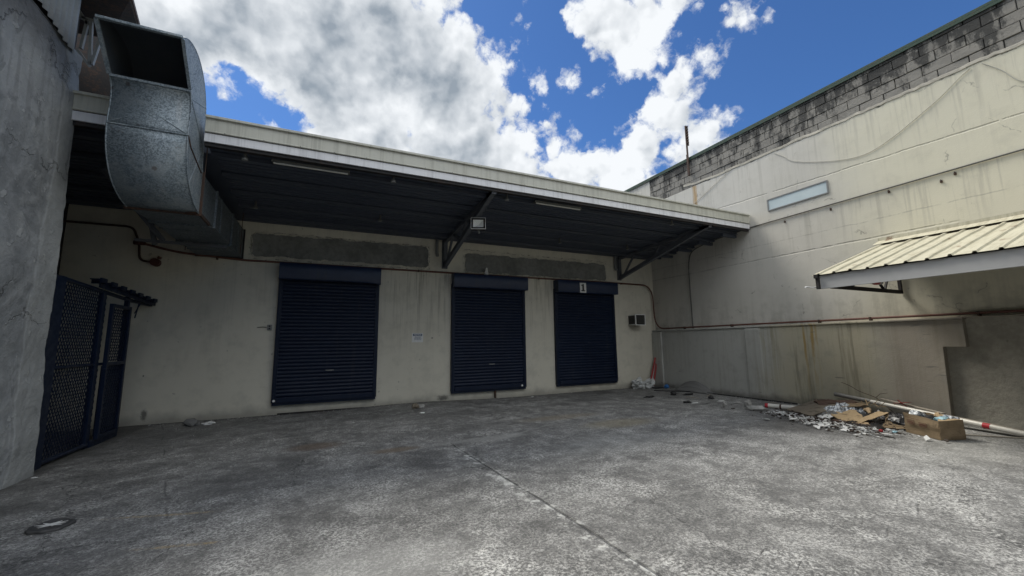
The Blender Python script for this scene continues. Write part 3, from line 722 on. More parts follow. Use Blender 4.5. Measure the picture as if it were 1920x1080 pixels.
sg = thing('notice_sign', 'small white notice sheet on the wall between the wide and middle shutters', 'sign', (2.215, 10.992, 1.765))
q = MB(); q.box(-.15, .15, -.004, .006, -.125, .125); q.build('sheet', MT['whitep'], sg)
q = MB(); q.box(-.125, .125, -.006, -.0045, .045, .105); q.build('heading_band', MT['blueink'], sg)
mt4 = Matrix.Translation((0, -.0075, .074)) @ Matrix.Rotation(R(90), 4, 'X')
text_mesh('NOTICE', .055, 'heading', MT['white'], sg, mt4, .0006, .001)
q = MB(); rr = random.Random(2)
for i, zz in enumerate((.022, .002, -.018, -.038, -.058)):
    x = -.10+rr.uniform(0,.03)
    while x < .09:
        l = rr.uniform(.015, .04); q.box(x, min(x+l, .105), -.006, -.0045, zz-.005, zz+.005); x += l+.008
q.build('small_print', MT['blueink'], sg)

ou = thing('wall_outlet', 'old socket outlet on the wall just left of the widest shutter', 'socket', (-1.27, 10.992, 2.03))
q = MB(); q.box(-.05, .05, -.035, .006, -.065, .065); q.build('box', MT['frame'], ou, .01)
q = MB(); q.tube([(0,-.036,.028), (0,-.045,.028)], .02, 10); q.tube([(0,-.036,-.028), (0,-.045,-.028)], .02, 10); q.build('socket', MT['ink'], ou)
q = MB(); q.tube([(-.06,-.008,.0), (-.13,-.012,.01), (-.25,-.009,.0)], .008, 6); q.build('cable_stub', MT['wire'], ou)
q = MB(); crumple(q, (4.16, 10.80, 3.63), (.06, .05, .06), 5, 2, .4); crumple(q, (4.17, 10.80, 3.70), (.035, .03, .10), 8, 2, .5)
tag(q.build('rag', MT['whitep']), 'white crumpled rag standing on the middle shutter hood', 'rag')

# ------------------------------------------------------------------ red sprinkler main
def smooth(pts, n=5, r=.12):       # round the corners of a polyline
    P = [Vector(p) for p in pts]; out = [P[0]]
    for i in range(1, len(P)-1):
        a, b, c_ = P[i-1], P[i], P[i+1]; ra = min(r, (a-b).length*.45); rb = min(r, (c_-b).length*.45)
        p0 = b+(a-b).normalized()*ra; p2 = b+(c_-b).normalized()*rb
        for k in range(n+1):
            t = k/n; out.append(p0*(1-t)**2+b*2*t*(1-t)+p2*t*t)
    out.append(P[-1]); return out
pm = thing('fire_main', 'thin red fire pipe running along the back wall and down onto the right wall ledge', 'pipe', (0, 10.95, 3.6))
q = MB(); q.tube(smooth([(-3.75, 10.93, 3.83), (-3.1, 10.94, 3.68), (-1.9, 10.95, 3.605), (1.2, 10.95, 3.605), (8.9, 10.95, 3.615), (10.45, 10.93, 3.60), (10.66, 10.9, 3.30), (10.67, 10.88, 2.32), (10.70, 10.7, 2.02), (10.70, 10.2, 2.015), (10.70, 4.0, 2.02), (10.70, -2, 2.03)], 6, .25), .024, 8)
keep(q.build('pipe_run', MT['redpipe']), pm)
for (y) in (9.6, 7.9, 5.6, 4.6, 3.0):
    q = MB(); q.box(10.665, 10.76, y-.015, y+.015, 1.965, 2.047); keep(q.build('pipe_clip', MT['rust']), pm)
for x in (-2.4, 2.2, 6.0, 9.3):
    q = MB(); q.box(x-.015, x+.015, 10.92, 10.998, 3.578, 3.632); keep(q.build('pipe_clip', MT['rust']), pm)
vp = thing('valve_pipe', 'dark red pipe with valve and gong on the wall above the gate', 'pipe', (-3.8, 10.9, 3.9))
q = MB(); q.tube(smooth([(-6.5, 10.9, 4.17), (-3.91, 10.9, 4.17), (-3.78, 10.9, 3.83), (-3.75, 10.9, 3.45), (-3.52, 10.9, 3.42)], 5, .12), .022, 8); keep(q.build('pipe_run', MT['rust']), vp)
q = MB(); q.tube([(-3.86, 10.88, 3.83), (-3.68, 10.88, 3.83)], .05, 10); q.tube([(-3.78, 10.95, 3.83), (-3.78, 10.76, 3.83)], .04, 10); keep(q.build('valve', MT['darkred']), vp)
q = MB(); q.tube([(-3.47, 10.95, 3.42), (-3.47, 10.82, 3.42)], .085, 14); q.tube([(-3.42, 10.88, 3.50), (-3.40, 10.88, 3.55)], .04, 8); keep(q.build('gong', MT['darkred']), vp)
q = MB(); q.tube([(-5.0, 10.93, 4.55), (-5.0, 10.93, 0.0)], .03, 8); tag(q.build('riser_pipe', MT['black']), 'thin dark riser pipe on the wall behind the gate', 'pipe')

# ------------------------------------------------------------------ right boundary wall
bw = thing('boundary_wall', 'tall cream boundary wall with bare block parapet on the right', 'wall', (10.9, 4, 0))
def kb(o): return keep(o, bw)
ZB = lambda y: 6.72 + (0 if y < 8.6 else (y-8.6)*.16)
q = MB()                                             # wall body, hole-free: window is let in as a proud frame with recessed pane
q.box(10.8, 11.15, -20, 13.5, -.3, 6.66)
q.box(10.81, 11.14, 10.86, 13.5, 6.661, 7.60)
kb(q.build('wall', MT['right']))
# ragged bottom lip of the bare blockwork
q = MB(); pts = []
for y in lin(-6, 9.3, 300):
    pts.append((y, 6.66+.035*noise.noise(Vector((y*2.2, 0, 3)))+.02*noise.noise(Vector((y*9, 0, 1)))+(.10*max(0, y-8.3) if y > 8.3 else 0)))
vs = []
for y, z in pts: vs += [(10.799, y, z-.01), (10.786+.008*noise.noise(Vector((y*7,0,0))), y, z), (10.790, y, z+.055), (10.799, y, z+.065)]
q.add(vs, [(4*i+k, 4*i+k+1, 4*i+5+k, 4*i+4+k) for i in range(len(pts)-1) for k in range(3)], False)
kb(q.build('plaster_lip', MT['panel']))
q = MB(); q.box(10.835, 11.12, -20, 10.86, 6.661, 7.60); kb(q.build('mortar_core', MT['mortar']))
q = MB(); rb = random.Random(4); bh = .215; bl_ = .43
for r_i in range(5):
    z0 = 6.67+r_i*bh; z1 = min(z0+bh-.014, 7.605)
    if z1-z0 < .03: continue
    y = -6+(r_i % 2)*bl_/2
    while y < 10.84:
        y1 = min(y+bl_-.013, 10.85); j = rb.uniform(-.007, .007)
        if y1-y > .05:
            jj = [rb.uniform(-.004, .004) for _ in range(8)]
            x0 = 10.800+j*1.4; z0_, z1_ = z0, z1
            q.add([(x0+jj[0], y+jj[1], z0+jj[2]), (x0+jj[3], y1+jj[4], z0+jj[5]), (x0+jj[6], y1+jj[4], z1+jj[7]), (x0+jj[1], y+jj[1], z1+jj[0]), (10.85, y, z0), (10.85, y1, z0), (10.85, y1, z1), (10.85, y, z1)],
                  [(0,1,2,3), (0,4,5,1), (1,5,6,2), (2,6,7,3), (3,7,4,0)])
        y += bl_
kb(q.build('block_parapet', MT['block'], bevel=.006))
q = MB(); q.box(10.765, 11.18, -6, 13.5, 7.64, 7.70); q.box(10.765, 10.778, -6, 13.5, 7.585, 7.6395); kb(q.build('cap_flashing', MT['green'], bevel=.004))
# high strip window
wf = MB()
Y0, Y1, Z0, Z1 = 5.14, 6.55, 5.09, 5.36
for (a, b, c, d_) in ((Y0-.03, Y1+.03, Z1, Z1+.03), (Y0-.03, Y1+.03, Z0-.03, Z0), (Y0-.03, Y0, Z0+.0005, Z1-.0005), (Y1, Y1+.03, Z0+.0005, Z1-.0005)): wf.box(10.775, 10.799, a, b, c, d_)
win = kb(wf.build('strip_window', MT['frame']))
q = MB(); q.box(10.790, 10.7985, Y0+.0005, Y1-.0005, Z0+.0005, Z1-.0005); pn = q.build('pane', MT['pane'], win)
# lower wall: thicker, stepped at its near end, with ledge and pilasters
q = MB()
prof = [(10.99, -.2), (10.99, 1.92), (3.21, 1.92), (3.21, 1.41), (3.52, 1.41), (3.56, -.2)]
q.prism([(10.65, y, z) for y, z in prof], (.149, 0, 0)); kb(q.build('plinth', MT['low'], bevel=.006))
q = MB(); q.box(10.785, 10.7985, -6, 3.60, -.2, 1.94); kb(q.build('bare_panel', MT['panel']))
q = MB(); q.box(10.61, 10.797, 3.19, 10.985, 1.922, 1.962); q.box(10.63, 10.797, -6, 3.188, 1.942, 1.962); kb(q.build('ledge', MT['low'], bevel=.008))
for (a, b, t_) in ((10.56, 10.98, .07), (7.03, 7.46, .045)):
    q = MB(); q.box(10.65-t_, 10.648, a, b, -.1, 1.88); q.add([(10.648, a, 1.88), (10.648, b, 1.88), (10.65-t_, b, 1.88), (10.65-t_, a, 1.88), (10.648, a, 1.918), (10.648, b, 1.918)], [(0,3,4), (1,5,2), (3,2,5,4), (0,1,2,3)])
    kb(q.build('pilaster', MT['low'], bevel=.008))
# cables
def cable(pts, r, m_, label, name='cable', cat='cable'):
    q = MB(); P = []
    pts = [Vector(p) for p in pts]
    for i in range(len(pts)-1):
        p0, p1, p2, p3 = pts[max(i-1, 0)], pts[i], pts[i+1], pts[min(i+2, len(pts)-1)]
        for k in range(6):
            t = k/6; P.append(.5*((2*p1)+(-p0+p2)*t+(2*p0-5*p1+4*p2-p3)*t*t+(-p0+3*p1-3*p2+p3)*t**3))
    P.append(pts[-1]); q.tube(P, r*.6, 6)
    return tag(q.build(name, m_), label, cat)
X = 10.785
cable([(X,2.6,6.62),(X,2.78,6.50),(X,3.02,6.31),(X,3.31,6.13),(X,3.86,5.83),(X,4.35,5.69),(X,4.96,5.81),(X,5.77,6.15),(X,6.05,6.42),(X,6.27,6.61)], .011, MT['wirew'], 'long pale cable sagging on the upper right wall above the strip window')
cable([(X,7.5,6.68),(X,7.63,6.64),(X,8.11,6.42),(X,8.73,6.15),(X,8.95,6.05),(X,9.3,5.8)], .010, MT['wirew'], 'short pale cable dropping beside the rust stain near the canopy')
cable([(X,2.45,6.62),(X,2.25,6.35),(X,2.03,5.98),(X,1.6,5.8),(X,1.0,5.9)], .011, MT['wirew'], 'pale cable dropping from the parapet at the right edge')
q = MB(); q.tube(smooth([(10.775,-2,4.83), (10.775,4,4.775), (10.775, 7.1, 4.755), (10.775, 8.5, 4.66), (10.775, 9.2, 4.52), (10.775, 9.33, 4.1), (10.775, 9.33, 1.97)], 6, .4), .016, 8)
tag(q.build('conduit', MT['wire']), 'thin dark conduit along the upper right wall, turning down under the canopy', 'conduit')
anc = [(6.18, 4.66, 'rusty anchor stub below the conduit, nearest the canopy end'), (5.12, 4.66, 'rusty anchor stub below the conduit under the strip window'), (4.02, 4.70, 'rusty anchor stub below the conduit, third from the canopy'),
       (3.22, 4.62, 'small rusty anchor stub below the conduit, fourth from the canopy'), (3.02, 4.70, 'rusty anchor stub below the conduit, nearest the right edge')]
for i, (y, z, lab) in enumerate(anc):
    if i == 0:
        a0 = MB(); a0.box(-.03, .02, -.03, .03, -.04, .03); a0.box(-.05, -.03, -.012, .012, -.03, .05); an = a0.build('anchor_stub', MT['rust'], bevel=.004)
    else: an = an.copy(); C.objects.link(an)
    an.scale = (.6, .6, .7); an.location = (10.795, y, z); tag(an, lab, 'anchor', 'anchor stubs on the right wall')
# antenna mast
am = thing('antenna_mast', 'rusty bracket mast with insulators standing above the block parapet', 'mast', (10.76, 8.99, 7.05))
q = MB(); q.box(-.05, .0, -.02, .02, 0.0, 1.78); q.box(-.06, -.045, -.035, .035, 0.0, .75); q.build('post', MT['rust'], am, .003)
for i in range(7): q = MB(); z = 1.15+i*.095; q.tube([(-.025, -.02, z), (-.03, -.075, z)], .016, 8); q.tube([(-.03, -.06, z), (-.03, -.085, z)], .026, 8); q.build('insulator', MT['rust'], am)
q = MB(); q.box(-.02, .02, -.055, -.035, 1.05, 1.74); q.build('rail', MT['rust'], am)

# ------------------------------------------------------------------ lean-to awning on the right
aw = thing('lean_to_awning', 'cream ribbed sheet awning fixed to the right wall above the rubbish', 'awning', (10.0, 2, 3))
def ka(o): return keep(o, aw)
sx0, sx1 = 8.20, 10.79; sz0, sz1 = 2.775, 3.60
def az(x): return sz0+(x-sx0)/(sx1-sx0)*(sz1-sz0)
q = MB(); ysl = []; y = 4.30
while y > -12.0:
    for (dy, h) in ((0, 0), (.085, 0), (.10, .028), (.125, .028), (.14, 0)): ysl.append((y-dy, h))
    y -= .245
xsl = lin(sx0-.05, sx1, 14)
vs = [(x, yy, az(x)+h+.004+.008*noise.noise(Vector((x*2, yy*3, 0)))+(.022*noise.noise(Vector((yy*2.7, 1, 0)))-.008 if x < 8.2 else 0)) for (yy, h) in ysl for x in xsl]; n = len(xsl)
q.add(vs, [(j*n+i, j*n+i+1, (j+1)*n+i+1, (j+1)*n+i) for j in range(len(ysl)-1) for i in range(n-1)], False)
o = ka(q.build('roof_sheet', MT['awning'], recalc=False)); sm = o.modifiers.new('thick', 'SOLIDIFY'); sm.thickness = .004
q = MB(); q.add([(10.52, 4.32, az(10.52)+.052), (10.79, 4.32, az(10.79)+.075), (10.79, -12, az(10.79)+.075), (10.52, -12, az(10.52)+.052), (10.795, 4.32, 3.74), (10.795, -12, 3.74)], [(0,1,2,3), (1,4,5,2)])
ka(q.build('wall_flashing', MT['awning'], recalc=False))
q = MB(); q.box(sx0, sx0+.03, -12, 4.20, 2.50, 2.745); ka(q.build('front_fascia', MT['grey_fascia'], bevel=.004))
q = MB()
for xx in (8.28, 9.1, 9.95, 10.7): q.bar((xx, 4.22, az(xx)-.06), (xx, -12, az(xx)-.06), .05, .09)
ka(q.build('purlins', MT['black']))
for Y in (4.05, 1.2):
    q = MB(); q.bar((8.24, Y, 2.53), (10.78, Y, 2.53), .05, .07); q.bar((8.24, Y, az(8.24)-.13), (10.78, Y, az(10.78)-.13), .05, .06); q.bar((10.75, Y, 2.5), (10.75, Y, 3.4), .05, .06)
    for a, b in ((8.9, 9.5), (10.1, 9.5), (10.1, 10.7)): q.bar((a, Y, 2.53), (b, Y, az(b)-.13), .035, .035, up=(0,1,0))
    ka(q.build('awning_truss', MT['black']))
q = MB(); q.tube(smooth([(8.22, 4.25, 2.56), (8.14, 4.3, 2.53), (8.02, 4.34, 2.555), (7.98, 4.35, 2.53)], 4, .05), .012, 6); ka(q.build('bent_wire', MT['whitep']))
q = MB(); q.box(8.3, 10.79, -4.1, -4.0, -.1, 2.9); ka(q.build('end_sheeting', MT['awning']))
q = MB(); q.box(8.12, 8.24, 4.20, 4.26, 2.70, 2.77); q.box(8.15, 8.2, 4.20, 4.25, 2.50, 2.699); ka(q.build('end_cap', MT['black']))
# red bell tucked in the truss
hb_ = thing('red_bell', 'small red and white bell fitting under the near end of the awning', 'bell', (9.45, 3.90, 2.64))
q = MB(); crumple(q, (0,0,0), (.10,.06,.05), 3, 2, .05, False); q.build('red_dome', MT['redw'], hb_)
q = MB(); q.box(-.20, .24, -.01, .05, -.02, .09); q.build('back_plate', MT['whitep'], hb_)

# ------------------------------------------------------------------ left building
lb = thing('left_building', 'tall grey rendered building side with zinc sheeting on top, at the left edge', 'building', (-3.5, 3, 0))
def kl(o): return keep(o, lb)
q = MB(); ysl = lin(-2, 7.30, 240); zsl = lin(-.1, 5.68, 150)
def lw(y, z):
    e = 0
    d_ = .030*noise.noise(Vector((y*.8, z*.8, 2)))+.012*noise.noise(Vector((y*3.1, z*3.1, 7)))+.005*noise.noise(Vector((y*11, z*11, 5)))
    if y > 6.88: d_ += .012
    yy = y
    if y > 7.2: yy = 7.2+(y-7.2)*max(0., (7.40-.042*z-7.2)/.1) + .020*noise.noise(Vector((z*4, 0, 1)))+.012*noise.noise(Vector((z*14, 3, 1)))
    base = -3.35 + (.20*max(0, min(1, (7.0-y)/1.0))*0)
    return (base+d_, yy, z)
vs, fs = grid(ysl, zsl, lw); q.add(vs, fs, True)
n = len(ysl)
# end return and top
endv = [lw(7.30, z) for z in zsl]; vs2 = endv+[(-3.75, v[1], v[2]) for v in endv]; k = len(endv)
q.add(vs2, [(i, i+1, k+i+1, k+i) for i in range(k-1)])
q.add([(-3.33, -2, 5.66), (-3.35, 7.15, 5.66), (-3.75, 7.15, 5.67), (-3.75, -2, 5.67)], [(0,1,2,3)])
q.add([(-3.75, -2, -.1), (-3.75, 7.15, -.1), (-3.75, 7.15, 5.68), (-3.75, -2, 5.68)], [(0,1,2,3)])
kl(q.build('wall', MT['left']))
def corr(yA, yB, f, name, m_, pitch=.076, amp=.010):
    q = MB(); n = int(abs(yB-yA)/pitch*8); vs = []
    for i in range(n+1):
        t = i/n; y = yA+(yB-yA)*t; vs += f(y, amp*math.sin(2*math.pi*(y-yA)/pitch))
    k = len(vs)//(n+1)
    q.add(vs, [(i*k+j, i*k+j+1, (i+1)*k+j+1, (i+1)*k+j) for i in range(n) for j in range(k-1)], True)
    o = kl(q.build(name, m_, recalc=False)); s_ = o.modifiers.new('t', 'SOLIDIFY'); s_.thickness = .002; return o
corr(4.0, 6.96, lambda y, a: [(-3.325+a, y, 5.72-(y-6.23)*.20+.02*noise.noise(Vector((y*5,0,0)))), (-3.328+a, y, 6.6), (-3.33+a, y, 7.6)], 'zinc_sheeting', MT['corr'], .11, .014)
q = MB(); q.box(-3.60, -3.40, -20, 6.9, 5.69, 7.6); q.box(-3.60, -3.40, -20, -2, -.1, 5.689); kl(q.build('sheeting_back', MT['black']))
q = MB(); q.box(-9.5, -3.76, 6.9, 7.08, -.2, 5.2); q.box(-9, -3.5, -22, -2.5, -.2, 11.5); q.box(-3.5, 3.0, -22, -15, -.2, 10.0); kl(q.build('unseen_shade_walls', MT['dark_plaster']))  # unseen masses added to hold light off the left back wall and passage
q = MB(); q.box(-3.40, -3.35, 6.96, 6.99, 5.45, 7.6); kl(q.build('corner_post', MT['rust']))
# roof overhang
q = MB(); A = Vector((-2.77, 6.8, 6.48)); B = Vector((-2.97, 7.6, 6.63)); A2 = Vector((-2.70, 6.2, 6.46))
top = [A2, A, B, Vector((-3.6, 8.3, 6.75)), Vector((-9, 9.2, 6.9)), Vector((-9, -2, 6.9)), Vector((-2.7, -2, 6.46))]
q.prism(top, (0, 0, .05)); kl(q.build('roof_overhang', MT['corr_rust']))
q = MB(); q.prism([(-2.69,-2,6.47), (-2.69,6.2,6.47), (-2.76,6.8,6.49), (-2.96,7.61,6.64), (-2.94,7.61,6.64), (-2.74,6.8,6.49), (-2.67,6.2,6.47), (-2.67,-2,6.47)], (0,0,.055)); kl(q.build('roof_edge', MT['rust']))
q = MB(); y = 7.5
for a, b in (((-3.49,6.48),(-3.52,6.0)), ((-3.45,6.47),(-3.40,5.78)), ((-3.55,5.96),(-3.40,5.75)), ((-3.32,6.25),(-3.38,5.78)), ((-3.6,6.6),(-3.48,6.40)), ((-3.62,6.5),(-3.3,6.47))):
    q.bar((a[0], y, a[1]), (b[0], y, b[1]), .045, .035)
kl(q.build('roof_truss', MT['frame']))
q = MB(); q.bar((-3.62, 7.5, 5.72), (-3.62, 7.5, 6.6), .06, .06); q.prism([(-8, 8.9, 5.1), (-3.42, 8.9, 5.1), (-3.62, 8.9, 6.3), (-3.9, 8.9, 7.1), (-4.05, 8.9, 8.6), (-8, 8.9, 8.6)], (0, .05, 0)); kl(q.build('rusty_sheeting', MT['corr_rust']))
q = MB(); q.box(-9, -3.75, 7.9, 8.0, 5.05, 5.6); kl(q.build('eaves_beam', MT['corr_rust']))

# ------------------------------------------------------------------ galvanised duct
du = thing('exhaust_duct', 'large galvanised exhaust duct curving up and out over the canopy edge', 'duct', (-2.36, 8, 4))
def kd(o): return keep(o, du)
XL, XR = -2.79, -1.93
def bez(p0, p1, p2, p3, n): 
    p = [Vector(a) for a in (p0, p1, p2, p3)]
    return [p[0]*(1-t)**3+p[1]*3*t*(1-t)**2+p[2]*3*t*t*(1-t)+p[3]*t**3 for t in [i/n for i in range(n+1)]]
N = 12
fr_up = bez((6.60,5.185), (6.73,5.06), (6.70,4.85), (6.68,4.56), N)
bk_up = bez((6.13,5.665), (6.55,6.02), (7.36,5.95), (7.41,4.95), N)
fr_lo = bez((6.68,4.56), (6.69,4.08), (6.98,3.72), (7.50,3.665), N)
bk_lo = bez((7.41,4.95), (7.42,4.7), (7.42,4.4), (7.50,4.33), N)
def elbow(fr_, bk, name):
    q = MB(); n = len(fr_)
    q.add([(XL, p.x, p.y) for p in fr_]+[(XR, p.x, p.y) for p in fr_], [(i, i+1, n+i+1, n+i) for i in range(n-1)], True)
    q.add([(XL, p.x, p.y) for p in bk]+[(XR, p.x, p.y) for p in bk], [(i, n+i, n+i+1, i+1) for i in range(n-1)], True)
    for X_ in (XL, XR):
        mids = [(fr_[i]+bk[i])/2 for i in range(n)]
        q.add([(X_, p.x, p.y) for p in fr_]+[(X_, p.x, p.y) for p in bk], [(i, n+i, n+i+1, i+1) for i in range(n-1)], False)
    o = kd(q.build(name, MT['galv'], recalc=False)); s_ = o.modifiers.new('t', 'SOLIDIFY'); s_.thickness = .003; s_.offset = 0; return o
elbow(fr_up, bk_up, 'outlet_cowl'); elbow(fr_lo, bk_lo, 'lower_elbow')
# pressed cross-breaks and standing seams
def seam(pts, r=.006, m_='galv', name='seam'):
    q = MB(); q.tube(pts, r, 6); return kd(q.build(name, MT[m_]))
for X_ in (XL, XR):
    seam([(X_, p.x, p.y) for p in fr_up+fr_lo[1:]], .009); seam([(X_, p.x, p.y) for p in bk_up+bk_lo[1:]], .008)
seam([(XL, 6.675, 4.56), (XR+.01, 6.675, 4.56)], .010)
fs_ = fr_lo[0]; seam([(XR+.004, 6.68, 4.56), (XR+.004, 6.83, 4.45), (XR+.004, 7.40, 4.30)], .012, 'rust')
seam([(XR+.004, 6.67, 5.10), (XR+.004, 7.38, 4.70)], .005)
seam([(XR+.004, 6.9, 3.93), (XR+.004, 7.35, 4.65)], .004)
seam([(XR+.004, 6.45, 5.35), (XR+.004, 7.1, 5.80)], .004); seam([(XR+.004, 6.65, 5.1), (XR+.004, 7.35, 5.35)], .004)
seam([(XL+.01, 6.672, 4.575), (-2.36, 6.70, 4.83), (XR-.01, 6.672, 4.575)], .004); seam([(XL+.01, 6.71, 5.0), (-2.36, 6.697, 4.8), (XR-.01, 6.71, 5.0)], .0035)
# mouth flange
q = MB(); ml, mh = Vector((6.60, 5.185)), Vector((6.13, 5.665))
def mp(X_, t, off=0): p = ml.lerp(mh, t); return (X_, p.x, p.y)
q.bar(mp(XL, 0), mp(XR, 0), .045, .035); q.bar(mp(XL, 1), mp(XR, 1), .045, .035); q.bar(mp(XL, .03), mp(XL, .97), .04, .045); q.bar(mp(XR, .03), mp(XR, .97), .04, .03)
kd(q.build('mouth_flange', MT['galv'], bevel=.004))
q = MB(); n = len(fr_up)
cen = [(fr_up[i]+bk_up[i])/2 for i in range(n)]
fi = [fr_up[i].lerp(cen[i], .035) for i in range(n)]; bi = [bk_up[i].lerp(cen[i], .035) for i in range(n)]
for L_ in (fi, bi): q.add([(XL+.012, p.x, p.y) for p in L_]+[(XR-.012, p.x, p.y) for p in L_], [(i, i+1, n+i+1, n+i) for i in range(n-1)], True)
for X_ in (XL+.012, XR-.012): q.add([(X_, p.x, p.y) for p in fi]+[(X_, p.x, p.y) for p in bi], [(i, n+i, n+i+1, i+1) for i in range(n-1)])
kd(q.build('throat_shade_liner', MT['throat'], recalc=False))  # dark liner puts the shade inside the mouth into the colour
# unseen black plate added far inside to keep the throat dark
q = MB(); q.box(XL+.01, XR-.01, 6.75, 7.38, 4.62, 4.63); kd(q.build('throat_dark_plate', MT['black']))
q = MB()
yb = [7.5, 8.37, 11.0]
def run(y0, y1, zb0, zb1, zt0, zt1, name):
    q = MB(); q.add([(XL, y0, zb0), (XR, y0, zb0), (XR, y0, zt0), (XL, y0, zt0), (XL, y1, zb1), (XR, y1, zb1), (XR, y1, zt1), (XL, y1, zt1)], [(0,1,5,4), (1,2,6,5), (2,3,7,6), (3,0,4,7)])
    kd(q.build(name, MT['galv_dark']))  # same sheet in a darker tone for the run under the canopy
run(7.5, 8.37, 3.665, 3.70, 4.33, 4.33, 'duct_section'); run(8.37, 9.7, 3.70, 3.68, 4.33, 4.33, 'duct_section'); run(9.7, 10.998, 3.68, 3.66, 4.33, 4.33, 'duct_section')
def flange(y, zb, zt, m_='galv_dark', w_=.03):
    q = MB()
    q.box(XL-w_, XR+w_, y-.012, y+.012, zb-w_, zb); q.box(XL-w_, XR+w_, y-.012, y+.012, zt, zt+w_*.6); q.box(XR, XR+w_, y-.012, y+.012, zb+.0005, zt-.0005); q.box(XL-w_, XL, y-.012, y+.012, zb+.0005, zt-.0005)
    kd(q.build('flange', MT[m_]))
flange(7.5, 3.665, 4.33, 'rust', .032); flange(8.37, 3.70, 4.33); flange(8.80, 3.70, 4.33, 'galv_dark', .012); flange(9.7, 3.68, 4.33); flange(10.35, 3.67, 4.33, 'galv_dark', .012); flange(10.97, 3.66, 4.33, 'black', .03)
q = MB(); q.bar((XR, 7.48, 3.68), (XR, 8.1, 3.66), .03, .05); q.bar((XR-.02, 7.45, 3.66), (XR-.16, 7.5, 3.655), .05, .02); kd(q.build('torn_strip', MT['rust']))
for x, y in ((XR+.06, 7.38), (XR+.06, 10.4), (XL-.06, 10.4)): q = MB(); q.tube([(x, y, 3.64), (x, y, sof(y))], .007, 6); kd(q.build('hanger_rod', MT['rust']))
# support frame under the left of the duct
q = MB(); q.bar((-3.4, 8.2, 4.45), (-2.95, 9.5, 3.62), .06, .06); q.bar((-3.3, 9.6, 4.5), (-3.1, 9.6, 3.55), .07, .07); q.bar((-3.4, 9.6, 3.62), (-1.95, 9.6, 3.60), .05, .05); kd(q.build('support_frame', MT['steel']))

# ------------------------------------------------------------------ chain link gate
gt = thing('chain_link_gate', 'tall navy chain link fence with gate leaf between the grey wall and the shutters', 'gate', (-3.5, 8.8, 0))
GX = -3.5
def kg(o): return keep(o, gt)
q = MB(); q.box(GX-.04, GX+.05, 7.38, 7.52+.28, 0, 2.62); kg(q.build('gate_post', MT['navy_gate'], bevel=.008))
for (y, w_) in ((8.96, .05), (9.88, .035)):
    q = MB(); q.box(GX-.035, GX+.035, y-w_, y+w_, 0, 2.56); kg(q.build('gate_post', MT['navy_gate'], bevel=.006))
q = MB(); q.tube([(GX, 7.8, 2.60), (GX, 9.95, 2.50)], .035, 8); kg(q.build('top_rail', MT['navy_gate']))
q = MB(); q.tube([(GX, 7.8, 1.33), (GX, 9.9, 1.33)], .025, 8); kg(q.build('middle_rail', MT['navy_gate']))
q = MB(); q.tube([(GX+.02, 7.8, .06), (GX+.02, 8.95, .05)], .035, 8); q.box(GX-.02, GX+.06, 9.0, 9.92, .0, .10); kg(q.build('bottom_rail', MT['navy_gate']))
def mesh_panel(y0, y1, z0, z1, s_, parent, x=GX):
    q = MB(); r = .0042
    n = int((y1-y0+z1-z0)/s_)+2
    for k in range(n):
        c_ = k*s_
        # line going up-right: z-z0 = (y-y0) - c + (z1-z0)
        for sg_ in (1, -1):
            pts = []
            for t in (0, 1):
                pass
            # param: y = y0 + u ; z = z0 + 1.6*(c - u) or mirrored
            sl = 1.55
            u0 = max(0, c_-(z1-z0)/sl); u1 = min(y1-y0, c_)
            if u1 <= u0: continue
            if sg_ == 1: a_, b_ = (y0+u0, z0+(c_-u0)*sl), (y0+u1, z0+(c_-u1)*sl)
            else: a_, b_ = (y1-u0, z0+(c_-u0)*sl), (y1-u1, z0+(c_-u1)*sl)
            q.bar((x, a_[0], a_[1]), (x, b_[0], b_[1]), r*2, r*2)
    o = q.build('wire_mesh', MT['navy_gate']); return o
for (a, b, c_, d_) in ((7.8, 8.9, 1.35, 2.57), (7.8, 8.9, .09, 1.31), (8.97, 9.10, .1, 2.5)): kg(mesh_panel(a, b, c_, d_, .066, gt))
leaf = MB()
for y in (9.14, 9.80): leaf.box(GX+.045, GX+.10, y-.03, y+.03, .10, 2.36)
leaf.box(GX+.046, GX+.099, 9.171, 9.769, 2.30, 2.359); leaf.box(GX+.046, GX+.099, 9.171, 9.769, .101, .16); leaf.box(GX+.046, GX+.099, 9.171, 9.769, 1.30, 1.36)
lf = kg(leaf.build('gate_leaf', MT['navy_gate'], bevel=.004))
for (c_, d_) in ((1.37, 2.29), (.17, 1.29)):
    o = mesh_panel(9.17, 9.77, c_, d_, .066, gt, GX+.07); o.parent = lf
q = MB(); q.box(GX+.02, GX+.03, 9.14, 9.8, .15, 1.30); o = q.build('backing_sheet', MT['navy']); o.parent = lf
# spiked guard rail carried on towards the wall
q = MB(); q.bar((GX, 9.9, 2.50), (GX, 10.98, 2.50), .06, .06); q.bar((GX+.08, 8.62, 2.63), (GX+.08, 10.95, 2.53), .02, .10)
for i in range(7):
    y = 8.6+i*.36; z = 2.68-i*.018
    q.box(GX-.02, GX+.15, y, y+.02, z-.04, z+.04); q.box(GX+.13, GX+.16, y-.12, y+.05, z-.03, z+.04); q.box(GX-.0, GX+.129, y-.10, y-.002, z+.012, z+.028)
kg(q.build('guard_rail', MT['navy_gate']))
q = MB(); q.bar((GX+.12, 10.05, 2.46), (GX+.10, 9.98, 2.16), .012, .02); q.bar((GX+.12, 10.12, 2.46), (GX+.08, 10.0, 2.25), .01, .012); kg(q.build('torn_wire', MT['navy']))

# ------------------------------------------------------------------ yard litter
def lump(name, m_, c, size, seed, label, cat, sub=2, amp=.35, rot=0., group=None, flat=True):
    t = MB(); crumple(t, (0,0,size[2]*.8), size, seed, sub, amp, flat, rot)
    o = t.build(name, m_); o.location = c; return tag(o, label, cat, group)
def drum(): pass
